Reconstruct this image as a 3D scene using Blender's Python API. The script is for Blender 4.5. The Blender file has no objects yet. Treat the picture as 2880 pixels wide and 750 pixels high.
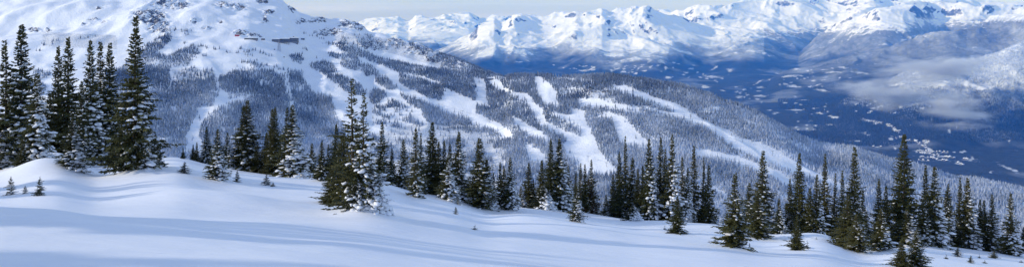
import bpy, math, random
import numpy as np

# ------------------------------------------------------------------ scene, camera
SC = bpy.context.scene
COL = SC.collection
F, HX, HY = 2494.0, 1440.0, 50.0          # focal length in photo pixels, horizon row
TAU = math.tau

cam = bpy.data.cameras.new('camera')
cam.sensor_width = 36.0
cam.lens = 36.0 * F / 2880.0
cam.shift_y = -(375.0 - HY) / 2880.0
cam.clip_start = 0.5
cam.clip_end = 90000.0
camo = bpy.data.objects.new('camera', cam)
COL.objects.link(camo)
camo.location = (0, 0, 0)
camo.rotation_euler = (math.pi / 2, 0, 0)
SC.camera = camo

# ------------------------------------------------------------------ light
SUN_EL, SUN_ROT = 18.0, 263.0             # sun to the side and a little behind
w = bpy.data.worlds.new('World')
SC.world = w
w.use_nodes = True
nt = w.node_tree
bg = nt.nodes['Background']
sky = nt.nodes.new('ShaderNodeTexSky')
sky.sky_type = 'NISHITA'
sky.sun_disc = False
sky.sun_elevation = math.radians(SUN_EL)
sky.sun_rotation = math.radians(SUN_ROT)
sky.altitude = 1500
sky.air_density = 1.25
sky.dust_density = 0.3
sky.ozone_density = 2.5
tc = nt.nodes.new('ShaderNodeTexCoord')
mp = nt.nodes.new('ShaderNodeMapping')
mp.inputs['Scale'].default_value = (1.5, 1.5, 42.0)
ns = nt.nodes.new('ShaderNodeTexNoise')
ns.inputs['Scale'].default_value = 1.6
ns.inputs['Detail'].default_value = 5
cr = nt.nodes.new('ShaderNodeValToRGB')
cr.color_ramp.elements[0].position = 0.42
cr.color_ramp.elements[0].color = (0.06, 0.06, 0.06, 1)
cr.color_ramp.elements[1].position = 0.68
cr.color_ramp.elements[1].color = (0.60, 0.60, 0.60, 1)
mx = nt.nodes.new('ShaderNodeMix')
mx.data_type = 'RGBA'
mx.inputs[7].default_value = (4.6, 4.9, 6.0, 1)       # thin bright high cloud
L = nt.links
L.new(tc.outputs['Generated'], mp.inputs[0])
L.new(mp.outputs[0], ns.inputs['Vector'])
L.new(ns.outputs[0], cr.inputs[0])
L.new(cr.outputs[0], mx.inputs[0])
sep = nt.nodes.new('ShaderNodeSeparateXYZ')
L.new(tc.outputs['Generated'], sep.inputs[0])
mr = nt.nodes.new('ShaderNodeMapRange')
mr.inputs[1].default_value = 0.0; mr.inputs[2].default_value = 0.22
L.new(sep.outputs[2], mr.inputs[0])
tn = nt.nodes.new('ShaderNodeMix'); tn.data_type = 'RGBA'
tn.inputs[6].default_value = (0.49, 0.65, 1.12, 1)
tn.inputs[7].default_value = (1.42, 1.40, 1.50, 1)
L.new(mr.outputs[0], tn.inputs[0])
mu = nt.nodes.new('ShaderNodeMix'); mu.data_type = 'RGBA'; mu.blend_type = 'MULTIPLY'
mu.inputs[0].default_value = 1.0
L.new(sky.outputs[0], mu.inputs[6]); L.new(tn.outputs[2], mu.inputs[7])
L.new(mu.outputs[2], mx.inputs[6])
L.new(mx.outputs[2], bg.inputs[0])
bg.inputs[1].default_value = 0.15

sl = bpy.data.lights.new('sun', 'SUN')
sl.energy = 3.2
sl.angle = math.radians(1.2)
sl.color = (1.0, 0.93, 0.84)
so = bpy.data.objects.new('sun', sl)
COL.objects.link(so)
from mathutils import Vector, Matrix
e_, r_ = math.radians(SUN_EL), math.radians(SUN_ROT)
S = Vector((math.cos(e_) * math.sin(r_), math.cos(e_) * math.cos(r_), math.sin(e_)))
so.rotation_euler = S.to_track_quat('Z', 'Y').to_euler()
so.location = (-200, -50, 120)

SC.view_settings.view_transform = 'Standard'
SC.view_settings.look = 'None'
SC.view_settings.gamma = 1
SC.view_settings.use_curve_mapping = False
SC.view_settings.exposure = 0.19
SC.render.engine = 'CYCLES'
cy = SC.cycles
cy.max_bounces = 4
cy.diffuse_bounces = 3
cy.glossy_bounces = 1
cy.volume_bounces = 1
cy.transparent_max_bounces = 6
cy.caustics_reflective = False
cy.caustics_refractive = False
cy.volume_step_rate = 2.0
cy.use_denoising = True
cy.denoiser = 'OPENIMAGEDENOISE'
cy.denoising_input_passes = 'RGB_ALBEDO_NORMAL'
cy.denoising_prefilter = 'ACCURATE'

# ------------------------------------------------------------------ noise helpers
def _hash(ix, iy, seed):
    h = (ix.astype(np.int64) * 374761393 + iy.astype(np.int64) * 668265263 + seed * 1442695041) & 0xffffffff
    h = ((h ^ (h >> 13)) * 1274126177) & 0xffffffff
    h = h ^ (h >> 16)
    return (h & 0xffff) / 65535.0

def gnoise(x, y, seed=0):
    ix, iy = np.floor(x), np.floor(y)
    fx, fy = x - ix, y - iy
    ux = fx * fx * fx * (fx * (fx * 6 - 15) + 10)
    uy = fy * fy * fy * (fy * (fy * 6 - 15) + 10)
    def g(ax, ay):
        a = _hash(ix + ax, iy + ay, seed) * TAU
        return np.cos(a) * (fx - ax) + np.sin(a) * (fy - ay)
    a, b, c, d = g(0, 0), g(1, 0), g(0, 1), g(1, 1)
    return (a + (b - a) * ux + (c - a) * uy + (a - b - c + d) * ux * uy) * 1.5

def fbm(x, y, oct=4, seed=0, gain=0.5):
    t, a, f = 0.0, 1.0, 1.0
    for i in range(oct):
        t = t + a * gnoise(x * f, y * f, seed + i * 17)
        a *= gain
        f *= 2.03
    return t

def ridged(x, y, oct=5, seed=0, gain=0.5):
    t, a, f, prev = 0.0, 1.0, 1.0, 1.0
    for i in range(oct):
        n = 1 - np.abs(gnoise(x * f, y * f, seed + i * 31)) * 1.6
        n = np.clip(n, 0, 1) ** 2
        t = t + a * n * prev
        prev = np.clip(n * 1.4, 0, 1)
        a *= gain
        f *= 2.07
    return t

def sstep(a, b, x):
    t = np.clip((x - a) / (b - a), 0, 1)
    return t * t * (3 - 2 * t)

def inpoly(px, py, poly):
    n = len(poly)
    res = np.zeros(px.shape, bool)
    j = n - 1
    for i in range(n):
        xi, yi = poly[i]
        xj, yj = poly[j]
        if yi != yj:
            c = ((yi > py) != (yj > py)) & (px < (xj - xi) * (py - yi) / (yj - yi) + xi)
            res ^= c
        j = i
    return res

def u2x(u):
    return HX + F * u

def x2u(x):
    return (x - HX) / F

# ------------------------------------------------------------------ object helpers
def mesh_np(name, V, Fc, mat, parent=None, smooth=False, attrs=None, mats=None, midx=None):
    """one mesh object from arrays; Fc is (n,3) or (n,4) or a list of faces"""
    me = bpy.data.meshes.new(name)
    V = np.asarray(V, np.float32)
    if isinstance(Fc, np.ndarray):
        k = Fc.shape[1]
        n = len(Fc)
        me.vertices.add(len(V))
        me.vertices.foreach_set('co', V.ravel())
        me.loops.add(n * k)
        me.loops.foreach_set('vertex_index', Fc.astype(np.int32).ravel())
        me.polygons.add(n)
        me.polygons.foreach_set('loop_start', np.arange(0, n * k, k, dtype=np.int32))
        me.polygons.foreach_set('loop_total', np.full(n, k, np.int32))
        me.update(calc_edges=True)
    else:
        me.from_pydata([tuple(map(float, v)) for v in V], [], Fc)
    me.polygons.foreach_set('use_smooth', np.full(len(me.polygons), smooth, bool))
    for k_, a in (attrs or {}).items():
        at = me.attributes.new(k_, 'FLOAT', 'POINT')
        at.data.foreach_set('value', np.asarray(a, np.float32).ravel())
    me.materials.append(mat)
    o = bpy.data.objects.new(name, me)
    COL.objects.link(o)
    if parent:
        o.parent = parent
    return o

def tag(o, label=None, cat=None, group=None, kind=None):
    if label: o['label'] = label
    if cat: o['category'] = cat
    if group: o['group'] = group
    if kind: o['kind'] = kind
    return o

def empty(name, loc, rz=0.0):
    o = bpy.data.objects.new(name, None)
    COL.objects.link(o)
    o.location = loc
    o.rotation_euler = (0, 0, rz)
    o.empty_display_size = 0.5
    return o

def grid_faces(nr, nc):
    i = np.arange(nr - 1)[:, None] * nc + np.arange(nc - 1)[None, :]
    return np.stack([i, i + 1, i + nc + 1, i + nc], -1).reshape(-1, 4)

class MB:
    """collects boxes and bars into one mesh"""
    def __init__(s):
        s.v, s.f = [], []
    def box(s, x0, x1, y0, y1, z0, z1):
        b = len(s.v)
        s.v += [(x0, y0, z0), (x1, y0, z0), (x1, y1, z0), (x0, y1, z0), (x0, y0, z1), (x1, y0, z1), (x1, y1, z1), (x0, y1, z1)]
        s.f += [tuple(b + k for k in q) for q in ((0, 3, 2, 1), (4, 5, 6, 7), (0, 1, 5, 4), (1, 2, 6, 5), (2, 3, 7, 6), (3, 0, 4, 7))]
        return s
    def bar(s, p, q, r, n=5, r2=None):
        p, q = Vector(p), Vector(q)
        d = (q - p).normalized()
        a = d.orthogonal().normalized()
        c = d.cross(a)
        b = len(s.v)
        for pt, rr in ((p, r), (q, r if r2 is None else r2)):
            for k in range(n):
                t = TAU * k / n
                s.v.append(tuple(pt + (a * math.cos(t) + c * math.sin(t)) * rr))
        s.f += [(b + k, b + (k + 1) % n, b + n + (k + 1) % n, b + n + k) for k in range(n)]
        s.f += [tuple(b + k for k in range(n))[::-1], tuple(b + n + k for k in range(n))]
        return s
    def prism(s, pts, y0, y1):
        """pts: outline in x,z"""
        b, n = len(s.v), len(pts)
        s.v += [(x, y0, z) for x, z in pts] + [(x, y1, z) for x, z in pts]
        s.f += [(b + k, b + (k + 1) % n, b + n + (k + 1) % n, b + n + k) for k in range(n)]
        s.f += [tuple(b + k for k in range(n))[::-1], tuple(b + n + k for k in range(n))]
        return s
    def build(s, name, mat, parent=None):
        return mesh_np(name, s.v, s.f, mat, parent)

# ------------------------------------------------------------------ materials
def newmat(name):
    m = bpy.data.materials.new(name)
    m.use_nodes = True
    n = m.node_tree.nodes
    b = n['Principled BSDF']
    b.inputs['Specular IOR Level'].default_value = 0.25
    return m, n, m.node_tree.links, b

def N(n, t, **kw):
    o = n.new(t)
    for k, v in kw.items():
        setattr(o, k, v)
    return o

def noise(n, l, scale, detail=3, rough=0.55, vec=None):
    o = n.new('ShaderNodeTexNoise')
    o.inputs['Scale'].default_value = scale
    o.inputs['Detail'].default_value = detail
    o.inputs['Roughness'].default_value = rough
    if vec is not None: l.new(vec, o.inputs['Vector'])
    return o.outputs[0]

def rng_(n, l, x, a, b, c=0.0, d=1.0):
    o = n.new('ShaderNodeMapRange')
    o.inputs[1].default_value = a; o.inputs[2].default_value = b
    o.inputs[3].default_value = c; o.inputs[4].default_value = d
    l.new(x, o.inputs[0])
    return o.outputs[0]

def mixc(n, l, f, a, b):
    o = n.new('ShaderNodeMix'); o.data_type = 'RGBA'
    if isinstance(f, float): o.inputs[0].default_value = f
    else: l.new(f, o.inputs[0])
    for i, c in ((6, a), (7, b)):
        if isinstance(c, tuple): o.inputs[i].default_value = c + (1,)
        else: l.new(c, o.inputs[i])
    return o.outputs[2]

def math_(n, l, op, a, b=None):
    o = n.new('ShaderNodeMath'); o.operation = op
    for i, c in ((0, a), (1, b)):
        if c is None: continue
        if isinstance(c, (int, float)): o.inputs[i].default_value = c
        else: l.new(c, o.inputs[i])
    return o.outputs[0]

def bump(n, l, h, dist, strength=1.0):
    o = n.new('ShaderNodeBump')
    o.inputs['Strength'].default_value = strength
    o.inputs['Distance'].default_value = dist
    l.new(h, o.inputs['Height'])
    return o.outputs[0]

def attr(n, name):
    o = n.new('ShaderNodeAttribute'); o.attribute_name = name
    return o.outputs['Fac']

SNOW = (0.80, 0.83, 0.88)

def m_snow_near():
    m, n, l, b = newmat('snow_near')
    geo = N(n, 'ShaderNodeNewGeometry').outputs['Position']
    mpn = N(n, 'ShaderNodeMapping'); mpn.inputs['Scale'].default_value = (0.35, 1.4, 1.0)
    mpn.inputs['Rotation'].default_value = (0, 0, 0.12)
    l.new(geo, mpn.inputs[0])
    a = noise(n, l, 0.9, 4, 0.6, mpn.outputs[0])
    c = noise(n, l, 9.0, 3, 0.6, geo)
    h = math_(n, l, 'ADD', a, math_(n, l, 'MULTIPLY', c, 0.08))
    h = math_(n, l, 'ADD', h, math_(n, l, 'MULTIPLY', noise(n, l, 45.0, 2, 0.6, geo), 0.02))
    l.new(bump(n, l, h, 0.22, 0.5), b.inputs['Normal'])
    l.new(mixc(n, l, rng_(n, l, noise(n, l, 0.4, 3, 0.5, geo), 0.3, 0.7), (0.80, 0.83, 0.89), (0.85, 0.87, 0.91)), b.inputs['Base Color'])
    b.inputs['Roughness'].default_value = 0.65
    return m

def m_snow_clump():
    m, n, l, b = newmat('snow_clump')
    geo = N(n, 'ShaderNodeNewGeometry').outputs['Position']
    l.new(bump(n, l, noise(n, l, 5.0, 4, 0.6, geo), 0.12, 0.8), b.inputs['Normal'])
    b.inputs['Base Color'].default_value = (0.80, 0.83, 0.89, 1)
    b.inputs['Roughness'].default_value = 0.7
    return m

def m_foliage(name, c1, c2, frost=0.0):
    m, n, l, b = newmat(name)
    oi = N(n, 'ShaderNodeObjectInfo').outputs['Random']
    tcn = N(n, 'ShaderNodeTexCoord').outputs['Object']
    a = rng_(n, l, noise(n, l, 0.9, 3, 0.6, tcn), 0.35, 0.65)
    c = mixc(n, l, a, c1, c2)
    hs = N(n, 'ShaderNodeHueSaturation')
    l.new(c, hs.inputs['Color'])
    l.new(rng_(n, l, oi, 0, 1, 0.75, 1.25), hs.inputs['Value'])
    l.new(rng_(n, l, oi, 0, 1, 0.52, 0.48), hs.inputs['Hue'])
    out = hs.outputs[0]
    if frost >= 0:
        sx = N(n, 'ShaderNodeSeparateXYZ'); l.new(tcn, sx.inputs[0])
        lean = math_(n, l, 'SUBTRACT', math_(n, l, 'MULTIPLY', sx.outputs[0], 0.085), math_(n, l, 'MULTIPLY', sx.outputs[2], 0.012))
        f = rng_(n, l, math_(n, l, 'ADD', noise(n, l, 5.0, 3, 0.65, tcn), lean), 0.64 - frost, 0.70 - frost)
        out = mixc(n, l, f, out, (0.75, 0.78, 0.84))
    l.new(out, b.inputs['Base Color'])
    b.inputs['Roughness'].default_value = 0.75
    return m

def m_plain(name, col, rough=0.7, var=0.2, scale=3.0, metal=0.0):
    m, n, l, b = newmat(name)
    tcn = N(n, 'ShaderNodeTexCoord').outputs['Object']
    a = noise(n, l, scale, 3, 0.6, tcn)
    c2 = tuple(x * (1 - var) for x in col)
    l.new(mixc(n, l, a, col, c2), b.inputs['Base Color'])
    b.inputs['Roughness'].default_value = rough
    b.inputs['Metallic'].default_value = metal
    return m

def m_mid():
    """snow with rock where the rock attribute says so"""
    m, n, l, b = newmat('snow_and_rock')
    geo = N(n, 'ShaderNodeNewGeometry').outputs['Position']
    rk = attr(n, 'rock')
    br = attr(n, 'brush')
    n1 = noise(n, l, 0.035, 5, 0.72, geo)
    n2 = noise(n, l, 0.16, 3, 0.7, geo)
    nn = math_(n, l, 'ADD', math_(n, l, 'MULTIPLY', n1, 0.6), math_(n, l, 'MULTIPLY', n2, 0.4))
    th = math_(n, l, 'ADD', math_(n, l, 'MULTIPLY', rk, 0.20), nn)
    f = rng_(n, l, th, 0.66, 0.70)
    rock = mixc(n, l, rng_(n, l, n2, 0.3, 0.7), (0.035, 0.036, 0.042), (0.13, 0.12, 0.12))
    snow = mixc(n, l, rng_(n, l, noise(n, l, 0.01, 4, 0.6, geo), 0.3, 0.7), (0.78, 0.81, 0.87), (0.85, 0.87, 0.90))
    bf = math_(n, l, 'MULTIPLY', br, rng_(n, l, noise(n, l, 0.45, 2, 0.7, geo), 0.46, 0.60))
    snow = mixc(n, l, bf, snow, (0.10, 0.115, 0.13))
    l.new(mixc(n, l, f, snow, rock), b.inputs['Base Color'])
    l.new(bump(n, l, nn, 10.0, 0.5), b.inputs['Normal'])
    b.inputs['Roughness'].default_value = 0.8
    return m

def m_far():
    m, n, l, b = newmat('far_slopes')
    geo = N(n, 'ShaderNodeNewGeometry').outputs['Position']
    fo, fr, rk, cl = attr(n, 'forest'), attr(n, 'frost'), attr(n, 'rock'), attr(n, 'clearing')
    n1 = noise(n, l, 0.0045, 6, 0.72, geo)
    n2 = noise(n, l, 0.03, 3, 0.8, geo)
    n3 = noise(n, l, 0.0012, 4, 0.6, geo)
    # clumpy cover of trees
    n4 = noise(n, l, 0.011, 4, 0.7, geo)
    t = math_(n, l, 'ADD', math_(n, l, 'MULTIPLY', n1, 0.45), math_(n, l, 'ADD', math_(n, l, 'MULTIPLY', n4, 0.35), math_(n, l, 'MULTIPLY', n2, 0.20)))
    tt = math_(n, l, 'SUBTRACT', math_(n, l, 'MULTIPLY', t, 2.6), 0.8)
    cover = rng_(n, l, math_(n, l, 'ADD', tt, math_(n, l, 'MULTIPLY', fo, 0.62)), 0.78, 0.98)
    dark = mixc(n, l, rng_(n, l, tt, 0.30, 0.85), (0.006, 0.012, 0.014), (0.036, 0.042, 0.042))
    frosty = mixc(n, l, rng_(n, l, tt, 0.25, 0.8), (0.24, 0.28, 0.33), (0.66, 0.70, 0.77))
    tree = mixc(n, l, fr, dark, frosty)
    snow = mixc(n, l, rng_(n, l, n1, 0.3, 0.7), (0.79, 0.82, 0.88), (0.86, 0.88, 0.90))
    base = mixc(n, l, cover, snow, tree)
    rf = rng_(n, l, math_(n, l, 'ADD', t, math_(n, l, 'MULTIPLY', rk, 0.35)), 0.71, 0.84)
    base = mixc(n, l, rf, base, (0.09, 0.095, 0.11))
    cf = rng_(n, l, math_(n, l, 'ADD', math_(n, l, 'MULTIPLY', cl, 0.85), math_(n, l, 'ADD', math_(n, l, 'MULTIPLY', n2, 1.0), math_(n, l, 'MULTIPLY', noise(n, l, 0.010, 4, 0.75, geo), 2.4))), 2.14, 2.44, 0.0, 0.62)
    base = mixc(n, l, cf, base, (0.80, 0.83, 0.88))
    l.new(base, b.inputs['Base Color'])
    hb = math_(n, l, 'ADD', math_(n, l, 'MULTIPLY', n1, 60.0), math_(n, l, 'MULTIPLY', n4, 22.0))
    l.new(bump(n, l, hb, 1.0, 0.4), b.inputs['Normal'])
    b.inputs['Roughness'].default_value = 0.9
    return m

def m_forest(name='frosted_forest'):
    """tree cones: dark needles, snow by the per-tree frost value and by facing upward"""
    m, n, l, b = newmat(name)
    geo = N(n, 'ShaderNodeNewGeometry')
    pos = geo.outputs['Position']
    fr = attr(n, 'frost')
    sx = N(n, 'ShaderNodeSeparateXYZ'); l.new(geo.outputs['Normal'], sx.inputs[0])
    side = math_(n, l, 'MULTIPLY', math_(n, l, 'ADD', sx.outputs[0], 0.15), 0.12)
    v = math_(n, l, 'ADD', math_(n, l, 'ADD', noise(n, l, 0.55, 3, 0.7, pos), side), math_(n, l, 'MULTIPLY', fr, 0.42))
    f = rng_(n, l, v, 0.55, 1.05)
    dark = mixc(n, l, rng_(n, l, noise(n, l, 0.08, 2, 0.5, pos), 0.35, 0.65), (0.012, 0.020, 0.026), (0.028, 0.036, 0.038))
    l.new(mixc(n, l, f, dark, (0.63, 0.70, 0.84)), b.inputs['Base Color'])  # frost tinted bluer than snow: bluish shade put into its colour
    b.inputs['Roughness'].default_value = 0.85
    return m

M = {}
M['snow'] = m_snow_near()
M['clump'] = m_snow_clump()
M['fir'] = m_foliage('fir_needles', (0.026, 0.031, 0.011), (0.088, 0.086, 0.024), 0.0)
M['fir_frost'] = m_foliage('frosted_needles', (0.020, 0.028, 0.018), (0.048, 0.054, 0.024), 0.10)
M['brown'] = m_foliage('brown_needles', (0.055, 0.034, 0.018), (0.085, 0.055, 0.026), -1)
M['bark'] = m_plain('bark', (0.10, 0.075, 0.055), 0.9, 0.5, 6.0)
M['mid'] = m_mid()
M['far'] = m_far()
M['forest'] = m_forest()
M['rock'] = m_plain('brown_rock', (0.26, 0.17, 0.10), 0.85, 0.5, 4.0)
M['wall'] = m_plain('timber_wall', (0.20, 0.19, 0.18), 0.8, 0.3, 0.3)
M['glass'] = m_plain('dark_glass', (0.05, 0.07, 0.10), 0.15, 0.3, 0.2)
M['steel'] = m_plain('steel', (0.20, 0.21, 0.23), 0.5, 0.2, 0.5)
M['red'] = m_plain('red_cladding', (0.45, 0.05, 0.04), 0.6, 0.2, 0.3)
M['roofsnow'] = m_plain('roof_snow', (0.80, 0.83, 0.88), 0.7, 0.05, 0.3)
M['housewall'] = m_plain('house_wall', (0.20, 0.17, 0.15), 0.8, 0.4, 0.02)

# ------------------------------------------------------------------ near snow slope
CREST = np.array([(-900, 520), (-200, 490), (0, 482), (60, 462), (110, 443), (150, 434), (200, 440), (232, 468), (300, 470), (380, 452),
    (436, 446), (492, 438), (525, 446), (560, 458), (610, 467), (670, 478), (780, 494), (850, 499), (917, 503), (1000, 500), (1073, 507), (1118, 524),
    (1175, 540), (1230, 550), (1308, 566), (1350, 588), (1400, 590), (1440, 583), (1510, 583), (1570, 588), (1620, 597), (1700, 607), (1790, 619), (1850, 616),
    (1900, 620), (1960, 627), (2010, 628), (2070, 640), (2124, 658), (2200, 660), (2290, 650), (2330, 655), (2400, 690), (2450, 700), (2500, 690), (2570, 682),
    (2640, 690), (2740, 702), (2800, 708), (2880, 718), (3200, 745), (4500, 780)], float)
CK = 3.5
def crest_px(x):
    return sum(q * np.interp(x + d, CREST[:, 0], CREST[:, 1]) for d, q in ((-46, .1), (-30, .14), (-15, .17), (0, .18), (15, .17), (30, .14), (46, .1)))
def crest_Y(x):
    return 84 + 24 * sstep(200, 2600, x) + 5 * np.sin(x / 210.0)
def near_z(X, Y):
    X = np.asarray(X, float); Y = np.asarray(Y, float)
    u = np.clip(X / np.maximum(Y, 14.0), -0.95, 0.95)
    x = u2x(u)
    Yc = crest_Y(x)
    rc = (HY - crest_px(x)) / F
    # in front of the crest the profile of its bumps fades towards the viewer
    rs = (HY - np.interp(x, [-900, 0, 1440, 2880, 4500], [470, 470, 575, 716, 760])) / F
    k = sstep(25, 0.93 * Yc, Y)
    r = rs + (rc - rs) * k
    s = r + CK / Yc
    d = Y - Yc
    front = -CK + Y * s
    m = (rc + CK / Yc)
    zc = rc * Yc
    a = 0.011
    dm = 12.0
    dd = np.clip(d, 0, None)
    back = zc + m * dd - a * np.minimum(dd, dm) ** 2 - 2 * a * dm * np.maximum(dd - dm, 0)
    z = np.where(d < 0, front, back)
    # drifts: long low waves lying across the slope, fading far out
    f = np.exp(-((np.clip(Y - 90, 0, None) / 50) ** 2))
    f2 = f * (0.35 + 0.65 * sstep(5, 30, Y))
    Yw = Y + 0.16 * X + 2.5 * gnoise(X * 0.03, Y * 0.04, 5)
    z = z + f2 * (0.30 * gnoise(X * 0.016, Yw * 0.085, 11) + 0.45 * gnoise(X * 0.012 + 3, (Y + 0.42 * X) * 0.06, 16) + 0.05 * gnoise(X * 0.04, Yw * 0.22, 12) + 0.20 * gnoise(X * 0.05 + 1, (Y + 0.3 * X) * 0.12, 18)
                  + 0.42 * gnoise(X * 0.045 + 7, Y * 0.05, 14) * sstep(30, 70, Y)
                  + 0.012 * gnoise(X * 0.12, Yw * 0.8, 13))
    z = np.maximum(z, -445 - 0.01 * np.abs(X))
    return z

def near_base(x, y, dflt=None):
    """world point on the near slope seen at photo pixel x, y (or just behind the crest)"""
    u = x2u(x)
    Yc = float(crest_Y(x))
    Ys = np.linspace(12, Yc + 1, 400)
    zz = near_z(u * Ys, Ys)
    py = HY - zz / Ys * F
    k = np.nonzero(py <= y)[0]
    if len(k) and y > py[-1] + 1.5:
        Y = Ys[k[0]]
    else:
        Y = Yc + 1.0 + (dflt if dflt is not None else 2.0)
    return u * Y, Y, float(near_z(u * Y, Y)) + sum(h * math.exp(-((u * Y - a) ** 2 + (Y - b) ** 2) / (r * r)) for a, b, r, h in DRIFTS)

DRIFTS = []
MOUNDS = []   # filled by the trees: (X, Y, radius, height)

def build_near():
    rows = np.concatenate([np.linspace(-60, 8, 26)[:-1], np.linspace(8, 30, 110)[:-1], np.linspace(30, 135, 330)[:-1], np.geomspace(135, 1560, 60)])
    nc = 760
    c = np.linspace(-1, 1, nc)
    wd = 0.78 * (np.maximum(rows, 0) + 40) + 15
    X = c[None, :] * wd[:, None]
    Y = np.repeat(rows[:, None], nc, 1)
    Z = near_z(X, Y)
    for (mx_, my_, r, h) in MOUNDS:
        q = ((X - mx_) ** 2 + (Y - my_) ** 2) / (r * r)
        sel = q < 9
        Z[sel] += h * np.exp(-q[sel])
    V = np.stack([X, Y, Z], -1).reshape(-1, 3)
    o = mesh_np('snow_slope', V, grid_faces(len(rows), nc), M['snow'], smooth=True)
    return tag(o, kind='structure')

# ------------------------------------------------------------------ ski mountain
TOPY = np.array([(-1400, -60), (0, -120), (400, -115), (600, -72), (700, -42), (795, 2), (815, 19), (845, 39), (875, 50), (920, 58), (960, 56), (990, 63), (1016, 72),
    (1048, 91), (1083, 97), (1128, 112), (1202, 134), (1243, 150), (1318, 178), (1370, 203), (1418, 219), (1440, 213), (1590, 217), (1723, 216), (1775, 222), (1831, 228),
    (1920, 248), (1995, 267), (2032, 283), (2080, 298), (2144, 323), (2200, 356), (2255, 388), (2293, 405), (2330, 410), (2400, 420), (2504, 452), (2608, 477), (2692, 505),
    (2765, 508), (2843, 525), (2880, 535), (3100, 610), (4300, 800)], float)
TOPD = np.array([(-1400, 4300), (0, 4400), (800, 3950), (960, 3900), (1083, 3800), (1243, 3600), (1380, 3400), (1440, 3250), (1900, 2950), (2200, 2750), (2400, 2700), (2880, 2600), (4300, 2500)], float)
MY0 = 1500.0
def mid_z(X, Y, rough=True):
    x = u2x(X / Y)
    yt = np.interp(x, TOPY[:, 0], TOPY[:, 1])
    Yt = np.interp(x, TOPD[:, 0], TOPD[:, 1])
    yb = np.interp(x, [-1400, 0, 1440, 2880, 4300], [720, 740, 770, 780, 860])
    q = np.interp(x, [0, 1000, 1800, 2880], [1.32, 1.2, 1.12, 1.0])
    t = (Y - MY0) / (Yt - MY0)
    tf = np.clip(t, 0, 1)
    py = yt + (yb - yt) * (1 - tf) ** q
    z = Y * (HY - py) / F
    zt = Yt * (HY - yt) / F
    dB = np.clip(Y - Yt, 0, None)
    zb = zt + (HY - yt) / F * dB - 0.0006 * np.minimum(dB, 400) ** 2 - 0.48 * np.maximum(dB - 400, 0)
    z = np.where(t > 1, zb, z)
    if rough:
        up = sstep(260, 60, py) * (x < 1420)            # alpine part
        fade = 1 - 0.75 * np.exp(-((Y - Yt) / 120.0) ** 2)   # keep the skyline
        z = z + fade * (12 + 12 * up) * fbm(X / 620.0, Y / 480.0, 4, 3, 0.42)
        z = z + fade * up * 9 * (ridged(X / 420.0, Y / 330.0, 4, 8) - 0.7)
        z = z + 3.2 * (1 + up) * gnoise(X / 60.0, Y / 60.0, 9)
        z = z + (1 - up) * fade * 9 * (ridged((X + 0.5 * Y) / 230.0, (Y - 0.3 * X) / 420.0, 2, 15) - 0.8)
        # rounded knolls of the alpine bowl
        for (kx, ky, kr, kh) in KNOLL:
            z = z + kh * np.exp(-(((X - kx) / kr) ** 2 + ((Y - ky) / (kr * 0.9)) ** 2))
    for (kx, ky, kz, kr) in PADS:
        wq = np.clip(1.6 - np.hypot((X - kx) / kr, (Y - ky - 6) / (kr * 0.55)), 0, 1)
        wq = wq * wq * (3 - 2 * wq)
        z = z * (1 - wq) + kz * wq
    z = np.maximum(z, -1262 + 0 * z)
    return z

PADS = []     # levelled ground under the buildings

KNOLL = []
for (kx_, ky_, kr_, kh_) in [(80, 35, 90, 26), (165, 42, 80, 24), (265, 30, 110, 32), (370, 60, 100, 22), (560, 45, 110, 28), (200, 120, 120, 12), (20, 130, 110, 16), (460, -10, 130, 30)]:
    uu = x2u(kx_)
    Ys_ = np.linspace(2600, 4300, 300)
    zz_ = mid_z(uu * Ys_, Ys_, False)
    py_ = HY - zz_ / Ys_ * F
    Yk = Ys_[np.argmin(np.abs(py_ - ky_))]
    KNOLL.append((uu * Yk, Yk, kr_, kh_))

for (kx_, ky_, kr_) in [(803, 121, 86), (705, 113, 30), (1378, 226, 18), (666, 104, 10), (739, 115, 10), (851, 114, 10)]:
    uu = x2u(kx_)
    Ys_ = np.linspace(2600, 4400, 900)
    zz_ = mid_z(uu * Ys_, Ys_)
    Yk = Ys_[np.nonzero(HY - zz_ / Ys_ * F <= ky_)[0][0]]
    PADS.append((uu * Yk, Yk, float(mid_z(np.array([uu * Yk]), np.array([Yk]))[0]) + (3.0 if kr_ > 25 else 1.5), kr_))

ROCKS = [(420, 48, 55, 26), (445, 75, 40, 22), (470, 10, 55, 14), (500, 12, 40, 16), (625, 15, 26, 10), (668, 20, 26, 12), (680, 92, 26, 9), (712, 99, 26, 9), (745, 55, 10, 14),
         (760, 35, 22, 8), (542, 60, 14, 10), (820, 28, 14, 10), (845, 62, 18, 10), (900, 58, 26, 9), (930, 90, 40, 12), (985, 70, 40, 16), (1010, 78, 30, 10), (280, 22, 10, 5), (262, 55, 16, 5),
         (240, 70, 12, 4), (290, 60, 8, 4), (880, 60, 20, 8), (1050, 128, 50, 16), (1110, 118, 30, 10), (1180, 142, 50, 14), (1230, 165, 40, 14), (1280, 180, 40, 14), (960, 125, 30, 10),
         (1665, 262, 30, 8), (1700, 258, 14, 7), (1820, 308, 24, 8), (740, 5, 18, 6), (620, 62, 10, 6), (580, 80, 16, 5), (95, 85, 20, 7), (135, 85, 10, 6), (1445, 197, 1, 1)]

OPEN, DENSE = 0, 1
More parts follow.
